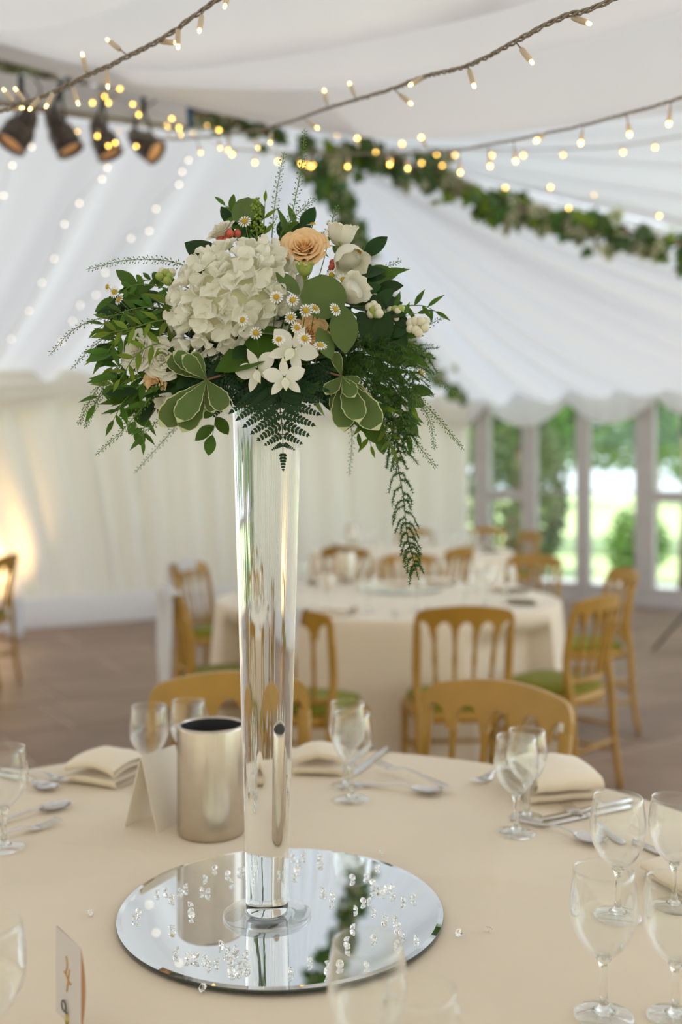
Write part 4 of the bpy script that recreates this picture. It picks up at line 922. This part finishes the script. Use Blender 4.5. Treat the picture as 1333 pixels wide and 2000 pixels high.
for path, n, m in (
 ([(400, 535, .02), (330, 510, .02), (250, 508, .0), (168, 527, -.01)], 90, 'seed'),
 ([(330, 620, .0), (230, 615, -.03), (150, 640, -.04), (95, 695, -.04)], 60, 'seed_b'),
 ([(330, 650, .0), (250, 640, -.03), (190, 670, -.03), (138, 722, -.03)], 70, 'seed_b'),
 ([(350, 680, .0), (260, 700, -.02), (190, 760, -.02), (152, 832, -.02)], 150, 'seed'),
 ([(350, 690, .0), (270, 730, -.01), (200, 770, -.01), (165, 838, -.01)], 150, 'seed'),
 ([(380, 680, -.03), (300, 770, -.04), (240, 840, -.04), (186, 890, -.03)], 80, 'seed'),
 ([(420, 690, -.02), (360, 750, -.03), (310, 820, -.03), (272, 850, -.03)], 70, 'seed'),
 ([(420, 720, .06), (370, 800, .10), (320, 860, .11), (262, 925, .12)], 80, 'seed'),
 ([(530, 490, .0), (535, 420, .02), (545, 350, .03), (556, 295, .03)], 70, 'seed'),
 ([(555, 490, .0), (575, 400, .0), (590, 320, .0), (596, 250, .0)], 80, 'seed'),
 ([(540, 480, .0), (560, 440, .0), (590, 410, .0), (616, 386, .0)], 50, 'seed'),
 ([(640, 470, .02), (650, 430, .03), (660, 400, .03)], 30, 'seed'),
 ([(700, 560, .03), (740, 530, .04), (785, 508, .04)], 40, 'seed'),
 ([(700, 680, .0), (790, 660, .0), (868, 618, -.01)], 60, 'seed'),
 ([(700, 640, -.01), (770, 650, -.02), (815, 680, -.02), (846, 702, -.02)], 60, 'seed'),
 ([(690, 700, .02), (770, 700, .05), (840, 735, .07), (912, 782, .08)], 110, 'seed'),
 ([(690, 710, -.01), (770, 740, -.03), (840, 800, -.03), (908, 880, -.03)], 130, 'seed'),
 ([(700, 720, -.01), (780, 760, -.02), (835, 810, -.02), (850, 880, -.02)], 90, 'seed'),
 ([(700, 730, -.01), (770, 790, -.02), (810, 860, -.02), (855, 915, -.02)], 90, 'seed'),
 ([(670, 740, .06), (682, 800, .10), (688, 860, .12), (682, 930, .13)], 60, 'seed'),
 ([(660, 720, -.02), (720, 780, -.03), (755, 850, -.03), (775, 905, -.03)], 110, 'seed'),
): spray(path, n, m)
# ---- leatherleaf fern
PIN = {}
def pinna(L, seed):
    mb = MB(); mb.add(tube([(0, 0, 0), (0, L*.5, -.001), (0, L, -.004)], [.0006, .0005, .0002], 4)); n = max(6, int(L/.0046))
    for k in range(n):
        t = (k+.6)/n; l = L*.19*(1-t)**.9*(.75+.25*min(1, t*5))+min(.0032, L*.09)
        for s in (-1, 1): mb.add(leaf(l, min(max(.0040, l*.55), l*.8), 'oval', .1, .1, n=4), Matrix.Translation((0, L*t, -.004*t*t)) @ Matrix.Rotation(-s*(.95-.25*t), 4, 'Z') @ Matrix.Translation((0, .0002, 0)))
    mb.add(leaf(L*.14, L*.06, 'lance', n=4), Matrix.Translation((0, L*.96, -.004))); return mb.mesh('pinna', M['fern'])
def fern(path, Lmax, n, sq=1.0):
    P = [fl(x, y, dy) for x, y, dy in path]; C = cat(P, 20); st = MB().add(tube(C, [.0012-.0008*i/19 for i in range(20)], 5)).build('fern_frond', M['fern'], ar)
    for k in range(n):
        u = .10+.86*k/n; i = min(18, int(u*19)); p = C[i].lerp(C[i+1], u*19-i); t = (C[i+1]-C[i]).normalized(); L = max(.008, Lmax*(1-u)**.85); key = round(L, 3)
        if key not in PIN: PIN[key] = pinna(key, k)
        side = t.cross(V((0, -1, 0))).normalized()
        for s in (-1, 1): link('pinna', PIN[key], st, leafdir(p, side*s*.90+t*.50+V((0, -.08+.05*s, 0)), (.25*s, -1, .15)))
    link('pinna', pinna(.024, 3), st, leafdir(C[-2], C[-1]-C[-2], (0, -1, .1)))
fern([(535, 725, -.085), (545, 780, -.105), (552, 840, -.105), (553, 890, -.10)], .076, 7)
fern([(505, 730, -.07), (470, 760, -.085), (440, 790, -.085)], .045, 8); fern([(575, 725, -.07), (610, 755, -.085), (640, 775, -.085)], .045, 8); fern([(480, 720, -.06), (430, 735, -.075), (395, 745, -.08)], .04, 7)
# ---- asparagus fern: wiry trailing strands with hair-fine needles
def wisp(mb, C, needle, dens, side_n=0, side_L=.03):
    n = len(C)
    for k in range(int(dens*n)):
        u = rf.random(); i = min(n-2, int(u*(n-1))); p = C[i].lerp(C[i+1], rf.random()); t = (C[i+1]-C[i]).normalized(); d = V((rf.gauss(0, 1), rf.gauss(0, .8), rf.gauss(0, 1))).normalized()+t*.6; L = needle*rf.uniform(.5, 1.2)
        b = d.orthogonal().normalized()*.00050; q = p+d.normalized()*L; mb.add(([tuple(p-b), tuple(p+b), tuple(q)], [(0, 1, 2)]))
def asparagus(path, nb, bl, needle=.0055, r0=.0009):
    P = [fl(x, y, dy) for x, y, dy in path]; C = cat(P, 40); mb = MB(); mb.add(tube(C, [r0-r0*.7*i/39 for i in range(40)], 4))
    for k in range(nb):
        u = .1+.86*(k+rf.random()*.6)/nb; i = min(38, int(u*39)); p = C[i]; t = (C[i+1]-C[i]).normalized(); s = (1 if k % 2 else -1); sd = t.cross(V((0, -1, 0))).normalized()*s
        L = bl*rf.uniform(.5, 1.1)*(1-.55*u); e = cat([p, p+(sd*.8+t*.4)*L*.5+V((0, rf.uniform(-.01, .01), 0)), p+(sd*.7+t*.8)*L+V((0, rf.uniform(-.015, .015), -.004))], 10)
        mb.add(tube(e, .00035, 3, False)); wisp(mb, e, needle, 15)
    wisp(mb, C[12:], needle*.9, 14)
    o = mb.build('asparagus_fern', M['asp'], ar); o['kind'] = 'stuff'; return o
asparagus([(690, 690, .0), (750, 780, -.01), (772, 880, -.01), (788, 970, -.01), (795, 1040, -.01), (806, 1085, -.01), (818, 1132, -.01)], 40, .036, .0048)
asparagus([(680, 690, -.02), (730, 740, -.03), (780, 800, -.02), (800, 870, -.02)], 24, .050); asparagus([(680, 690, -.03), (740, 700, -.05), (790, 720, -.05), (820, 770, -.04)], 24, .050); asparagus([(660, 690, -.04), (700, 690, -.06), (760, 660, -.06)], 18, .045)
asparagus([(660, 700, -.04), (700, 720, -.07), (730, 760, -.06), (735, 800, -.06)], 22, .045); asparagus([(700, 700, .0), (760, 800, .0), (770, 850, .01), (790, 905, .02)], 22, .05); asparagus([(430, 640, .02), (350, 610, .02), (290, 600, .02)], 16, .035); asparagus([(700, 690, .03), (790, 690, .04), (850, 700, .05)], 16, .045)

# ================================================================ IVY GARLANDS
def ivyleaf(m, edge=None):
    o = [(0, -.0), (.20, -.08), (.46, .02), (.36, .22), (.62, .48), (.30, .50), (.22, .72), (0, 1.0)]
    pts = o+[(-x, y) for x, y in o[-2:0:-1]]; v = [(0, .35, .03)]+[(x, y, -.10*abs(x)) for x, y in pts]; n = len(pts)
    f = [(0, i+1, (i+1) % n+1) for i in range(n)]; return v, f
IV = [MB().add(ivyleaf(0)).mesh('ivy_leaf', M[k], False) for k in ('ivy', 'ivy', 'ivy_c', 'lf_b')]
IV2 = MB().add(ivyleaf(0)); v2, f2 = ivyleaf(0); IV2.add(([(x*.62, .14+y*.62, z+.012) for x, y, z in v2], f2), mi=1); IV2 = IV2.mesh('ivy_leaf', [M['ivy_c'], M['ivy']], False)
def garland(label, path, n, rad, size, seed):
    rr = random.Random(seed); C = cat(path, 60); o0 = C[0].copy(); t = thing('ivy_garland', label, 'garland', o0, 0, 'ivy garlands along the roof')
    L = [p-o0 for p in C]; MB().add(tube(L, .012, 6)).build('stem', M['stem_r'], t)
    for k in range(n):
        u = rr.random(); i = min(58, int(u*59)); p = L[i].lerp(L[i+1], rr.random()); r_ = rad*(.6+.6*mnoise.noise((u*14, seed, 0)))
        p = p+V((rr.gauss(0, .5), rr.gauss(0, .5), rr.gauss(-.25, .5)))*r_
        link('ivy_leaf', rr.choice((IV[0], IV[1], IV[0], IV2, IV2, IV[1], IV[3])), t, leafdir(p, (rr.uniform(-1, 1), rr.uniform(-.6, .6), rr.uniform(-1.2, .2)), (rr.uniform(-.6, .6), -1, rr.uniform(-.6, .4)), size*rr.uniform(.7, 1.3)))
    return t
HIPZ = V((0, 0, -.24))
garland('ivy garland running down the roof hip to the corner of the drape', [at(598, 292, 5.85), at(636, 345, 6.2), at(676, 420, 6.7), at(714, 515, 7.2), at(762, 605, 8.0), at(830, 700, 9.1), at(908, 778, 10.6)], 300, .13, .085, 1)
garland('thick ivy garland sweeping past the fairy lights along the roof end', [at(640, 284, 5.55), at(690, 294, 5.6), at(760, 308, 5.65), at(850, 338, 5.8), at(930, 374, 5.7), at(1000, 398, 5.6), at(1100, 427, 5.5), at(1200, 447, 5.4), at(1333, 478, 5.3), at(1480, 520, 5.2)], 300, .125, .086, 2)
garland('ivy garland along the ridge above the spotlight bar', [at(-60, 105, 4.7), at(60, 140, 4.75), at(190, 176, 4.8), at(300, 198, 4.9), at(400, 222, 5.1), at(470, 242, 5.2), at(540, 262, 5.4)], 170, .07, .065, 3)
# ================================================================ SPOTLIGHT BAR
bA, bB = at(-160, 148, 3.95), at(362, 224, 4.55); d = (bB-bA); Lb = d.length; bm = MB().add(box(0, Lb, -.02, .02, -.058, .058, .004))
lb = thing('spotlight_bar', 'flat grey lighting bar hung under the ridge with blue tape on its end', 'lighting bar', bA); mxb = basis((0, 0, 0), V((0, 0, 1)), None); dn = d.normalized()
mxb = Matrix((dn, V((0, 0, 1)).cross(dn).normalized(), dn.cross(V((0, 0, 1)).cross(dn).normalized()))).transposed().to_4x4()
bm.build('bar', M['beam'], lb, False, mxb); MB().add(box(Lb, Lb+.03, -.022, .022, -.06, .06, .003)).build('end_tape', M['blue'], lb, False, mxb)
MB().add(tube([(0, 0, -.070), (Lb, 0, -.070)], .012, 8)).build('lower_pipe', M['steel'], lb, True, mxb)
for q in (.25, .75): MB().add(tube([mxb @ V((Lb*q, 0, .05)), mxb @ V((Lb*q, 0, .05))+V((0, 0, .75))], .006, 6)).build('hanger', M['black'], lb)
def spotlight(label, a, b, Y, r, lens_front):
    """a: rear end, b: lens end, in the picture; real lamp can of radius r on a yoke."""
    A, B = at(*a, Y), at(*b, Y-.05*lens_front); c = (A+B)/2; t = thing('spotlight', label, 'spotlight', c, 0, 'spotlights on the bar'); ax = B-A; L = ax.length; m = basis(V((0, 0, 0)), ax)
    MB().add(lathe([(1e-6, -L*.55), (r*.45, -L*.52), (r*.62, -L*.40), (r*.66, -L*.12), (r*.92, -L*.06), (r, L*.02), (r, L*.46), (r*1.06, L*.47), (r*1.06, L*.52), (r*.93, L*.52), (r*.90, L*.40)], 28, False)).build('can', M['spot'], t, True, m)
    for q in (-.3, -.2, .1, .3): MB().add(lathe([(r*(.70 if q < 0 else 1.0), L*q), (r*(.76 if q < 0 else 1.06), L*q+.003), (r*(.70 if q < 0 else 1.0), L*q+.006)], 24, False)).build('cooling_rib', M['spot'], t, True, m)
    MB().add(lathe([(1e-6, L*.46), (r*.6, L*.45), (r*.90, L*.41)], 28, False)).build('lens', M['lens'], t, True, m)
    s = ax.cross(V((0, 0, 1))).normalized()
    if s.length < .1: s = V((1, 0, 0))
    h = r*1.25; MB().add(tube(cat([s*h, s*h+V((0, 0, r*1.5)), V((0, 0, r*2.4)), -s*h+V((0, 0, r*1.5)), -s*h], 18), .006, 6)).build('yoke', M['black'], t)
    MB().add(tube([V((0, 0, r*2.3)), V((0, 0, r*2.3+.07))], .012, 8)).build('clamp', M['black'], t)
    MB().add(tube(cat([m @ V((0, 0, -L*.5)), m @ V((0, 0, -L*.5))+V((.03, .02, .10)), V((.05, .02, r*2.4+.06))], 10), .004, 5)).build('power_cable', M['black'], t); return t
spotlight('spotlight with amber lens at the outer end of the bar, tilted steeply', (62, 222), (20, 282), 4.05, .062, 1)
spotlight('bronze spotlight next to the tilted one, its lens turned down', (98, 222), (138, 294), 4.15, .058, 0)
spotlight('bronze spotlight hanging between two others, aimed at the dance floor', (186, 238), (216, 303), 4.25, .056, 0)
spotlight('spotlight with glowing amber lens at the taped end of the bar', (256, 262), (305, 298), 4.38, .056, .6)
# ================================================================ FAIRY LIGHTS
SOCK = MB().add(lathe([(1e-6, 0), (.0030, .0), (.0040, .002), (.0043, .008), (.0043, .021), (.0036, .0228), (1e-6, .0229)], 12, False)).mesh('bulb_socket', M['socket'])
def ledmesh(m, r, L): return MB().add(lathe([(r*.7, 0), (r, L*.25), (r, L*.6), (r*.75, L*.85), (1e-6, L)], 10, False)).mesh('led', M[m])
LED = {'near': ledmesh('led_tip', .0028, .0085), 'far': ledmesh('led', .0044, .010), 'pale': ledmesh('led_pale', .0058, .012)}
def string(label, path, bulbs, kind, strands=3, sr=.0017, hr=.0026, group='fairy light strings', turns=60, scale=1, auto=None):
    P = [at(*q) for q in path]; o0 = P[0].copy(); n = 40*(len(P)-1); C = cat(P, n); fr = frames(C)
    t = thing('fairy_lights', label, 'string lights', o0, 0, group); mb = MB()
    ln = sum((C[i+1]-C[i]).length for i in range(n-1)); tw = ln/.035
    for k in range(strands):
        acc = 0; pts = []
        for i, (p, tt, a, b) in enumerate(fr):
            if i: acc += (C[i]-C[i-1]).length
            an = 2*pi*(acc/.060+k/strands)+1.5*mnoise.noise((acc*8, k, 0)); h = hr*(1+.5*mnoise.noise((acc*10, k+5, 1))); pts.append(p+a*h*cos(an)+b*h*sin(an)-o0)
        mb.add(tube(pts, sr, 5))
    mb.build('cable', M['cable'], t)
    Ys = [q[2] for q in path]
    for bl in bulbs:
        (ax, ay), (tx, ty) = bl[0], bl[1]
        best = min(range(n), key=lambda i: (CX+F*C[i].x/C[i].y-ax)**2+(HY-F*(C[i].z-HC)/C[i].y-ay)**2); p = C[best]
        tip = at(tx, ty, p.y+rnd.uniform(-.012, .012)*scale); d = (tip-p); L = d.length
        if L < .004: d = V((0, 0, -1)); L = .03
        d.normalize(); s = scale; full = .031*s; lead = max(0, L-full)
        st = p+d*lead
        so = link('bulb_socket', SOCK, t, basis(st-o0, d, None, s)); link('led', LED[kind], so, Matrix.Translation((0, 0, .0225)))
        if lead > .003: MB().add(tube([p-o0, st-o0+d*.002], .0013, 5)).build('lead', M['cable'], t)
    return t
string('thick twisted fairy light cable rising above the spotlight bar', [(760, -470, 1.65), (600, -200, 1.48), (470, -40, 1.47), (395, 20, 1.5), (340, 60, 1.53), (300, 85, 1.56), (210, 130, 1.62), (165, 150, 1.66), (100, 182, 1.72), (40, 202, 1.78), (-60, 222, 1.9), (-400, 215, 2.5), (-800, 90, 3.1)],
 [((395, 18), (389, 65)), ((347, 52), (348, 92)), ((306, 78), (350, 84)), ((246, 100), (207, 75)), ((170, 146), (160, 101)), ((210, 130), (211, 175)), ((142, 166), (154, 207)), ((105, 180), (88, 212)), ((78, 188), (57, 215)), ((30, 202), (5, 172)), ((50, 198), (28, 171)), ((446, -20), (438, 17)), ((15, 206), (40, 211))], 'near')
string('thick twisted fairy light cable crossing from the ceiling folds to the ridge', [(1700, -480, 1.6), (1400, -120, 1.34), (1190, 2, 1.33), (1110, 30, 1.38), (1060, 52, 1.42), (1010, 80, 1.47), (915, 128, 1.6), (830, 150, 1.75), (760, 176, 1.9), (640, 212, 2.2), (560, 240, 2.5), (480, 258, 2.8), (400, 268, 3.1), (330, 272, 3.4), (250, 262, 3.7)],
 [((1110, 32), (1157, 48)), ((1008, 84), (1043, 126)), ((915, 130), (928, 173)), ((828, 150), (803, 165)), ((768, 176), (806, 205)), ((697, 192), (682, 160)), ((640, 210), (633, 173)), ((592, 232), (623, 252)), ((530, 248), (528, 282)), ((495, 258), (505, 292)), ((450, 262), (446, 295)), ((425, 266), (431, 292)), ((385, 270), (393, 301)), ((350, 272), (350, 252)), ((330, 270), (328, 246))], 'near')
string('fairy light cable with many hanging bulbs below the lowest ceiling fold', [(2300, -420, 2.0), (1700, 60, 2.0), (1333, 190, 2.1), (1225, 222, 2.2), (1140, 245, 2.3), (1060, 262, 2.4), (1000, 275, 2.5), (940, 285, 2.65), (880, 296, 2.8), (760, 301, 3.1), (640, 301, 3.4), (560, 299, 3.7), (440, 290, 4.1)],
 [((1312, 198), (1307, 246)), ((1225, 224), (1231, 266)), ((1140, 247), (1135, 283)), ((1065, 260), (1048, 275)), ((1004, 276), (1008, 318)), ((955, 285), (958, 328)), ((897, 294), (900, 340)), ((838, 298), (822, 266)), ((795, 300), (797, 332)), ((757, 300), (762, 324)), ((700, 301), (698, 268)), ((681, 301), (679, 328)), ((610, 301), (608, 328)), ((575, 300), (590, 322)), ((545, 298), (543, 318)), ((500, 295), (498, 320)), ((462, 292), (455, 300))], 'far', sr=.0014, scale=1.05)
string('thin fairy light cable running level behind the hanging bulbs', [(1450, 250, 4.2), (1333, 266, 4.3), (1200, 286, 4.4), (1040, 292, 4.6), (900, 290, 4.8), (760, 292, 5.0)],
 [((1280, 274), (1280, 290)), ((1218, 283), (1218, 299)), ((1101, 290), (1101, 296)), ((1022, 292), (1023, 300)), ((962, 291), (962, 299)), ((851, 291), (853, 300))], 'far', strands=2, scale=1.05)
string('fairy light strand hung along the thick ivy garland', [(600, 290, 5.20), (655, 268, 5.20), (780, 292, 5.10), (862, 325, 5.00), (985, 366, 4.90), (1073, 372, 4.80), (1111, 402, 4.75), (1160, 386, 4.70), (1287, 416, 4.60), (1420, 470, 4.50)],
 [((q[0], q[1]-6), q) for q in ((656, 267), (783, 287), (734, 300), (862, 324), (890, 302), (985, 366), (1073, 369), (1111, 404), (1160, 384), (1287, 417), (600, 324), (612, 324), (824, 318), (762, 318))], 'far', strands=1, sr=.0010, hr=.001, scale=1.2)
string('fairy light strand looped along the spotlight bar', [(150, 150, 3.8), (197, 178, 3.8), (258, 203, 3.85), (330, 230, 3.9), (400, 246, 4.0), (327, 250, 3.95), (235, 257, 3.9), (150, 250, 3.85), (208, 282, 3.8), (268, 286, 3.85), (376, 264, 3.9), (440, 292, 4.0)],
 [((q[0], q[1]-5), q) for q in ((197, 179), (213, 195), (235, 172), (258, 203), (273, 214), (330, 230), (351, 242), (400, 245), (327, 248), (353, 265), (376, 263), (235, 257), (152, 252), (190, 268), (209, 283), (223, 283), (267, 286), (440, 292), (180, 203), (430, 255))], 'far', strands=1, sr=.0010, hr=.001, scale=1.05)
# pale strands on the pleats of the left roof slope
_n = U.cross(A0-C_(EAVE)).normalized()
def roof_y(px, py):
    r = V(((px-CX)/F, 1, (HY-py)/F)); k = (A0-V((0, 0, HC))).dot(_n)/r.dot(_n); return max(3.0, k*.955)
for lab, pts in (('pale fairy light strand down the roof pleat by the spotlights', [(366, 304), (354, 327), (348, 353), (303, 401), (290, 444), (254, 458), (204, 525), (186, 569), (155, 589), (140, 620), (118, 660)]),
                 ('pale fairy light strand on the roof slope nearer the outer spotlight', [(208, 320), (197, 341), (153, 389), (124, 430), (104, 498), (80, 545), (55, 600), (20, 655)]),
                 ('short pale fairy light strand high on the roof slope beside the pole', [(60, 280), (22, 314), (5, 374), (-20, 430)])):
    string(lab, [(x, y, roof_y(x, y)) for x, y in pts], [((x, y), (x+2, y+8)) for x, y in pts], 'pale', strands=1, sr=.0015, hr=.001, scale=1.0, group='pale strands on the roof slope')
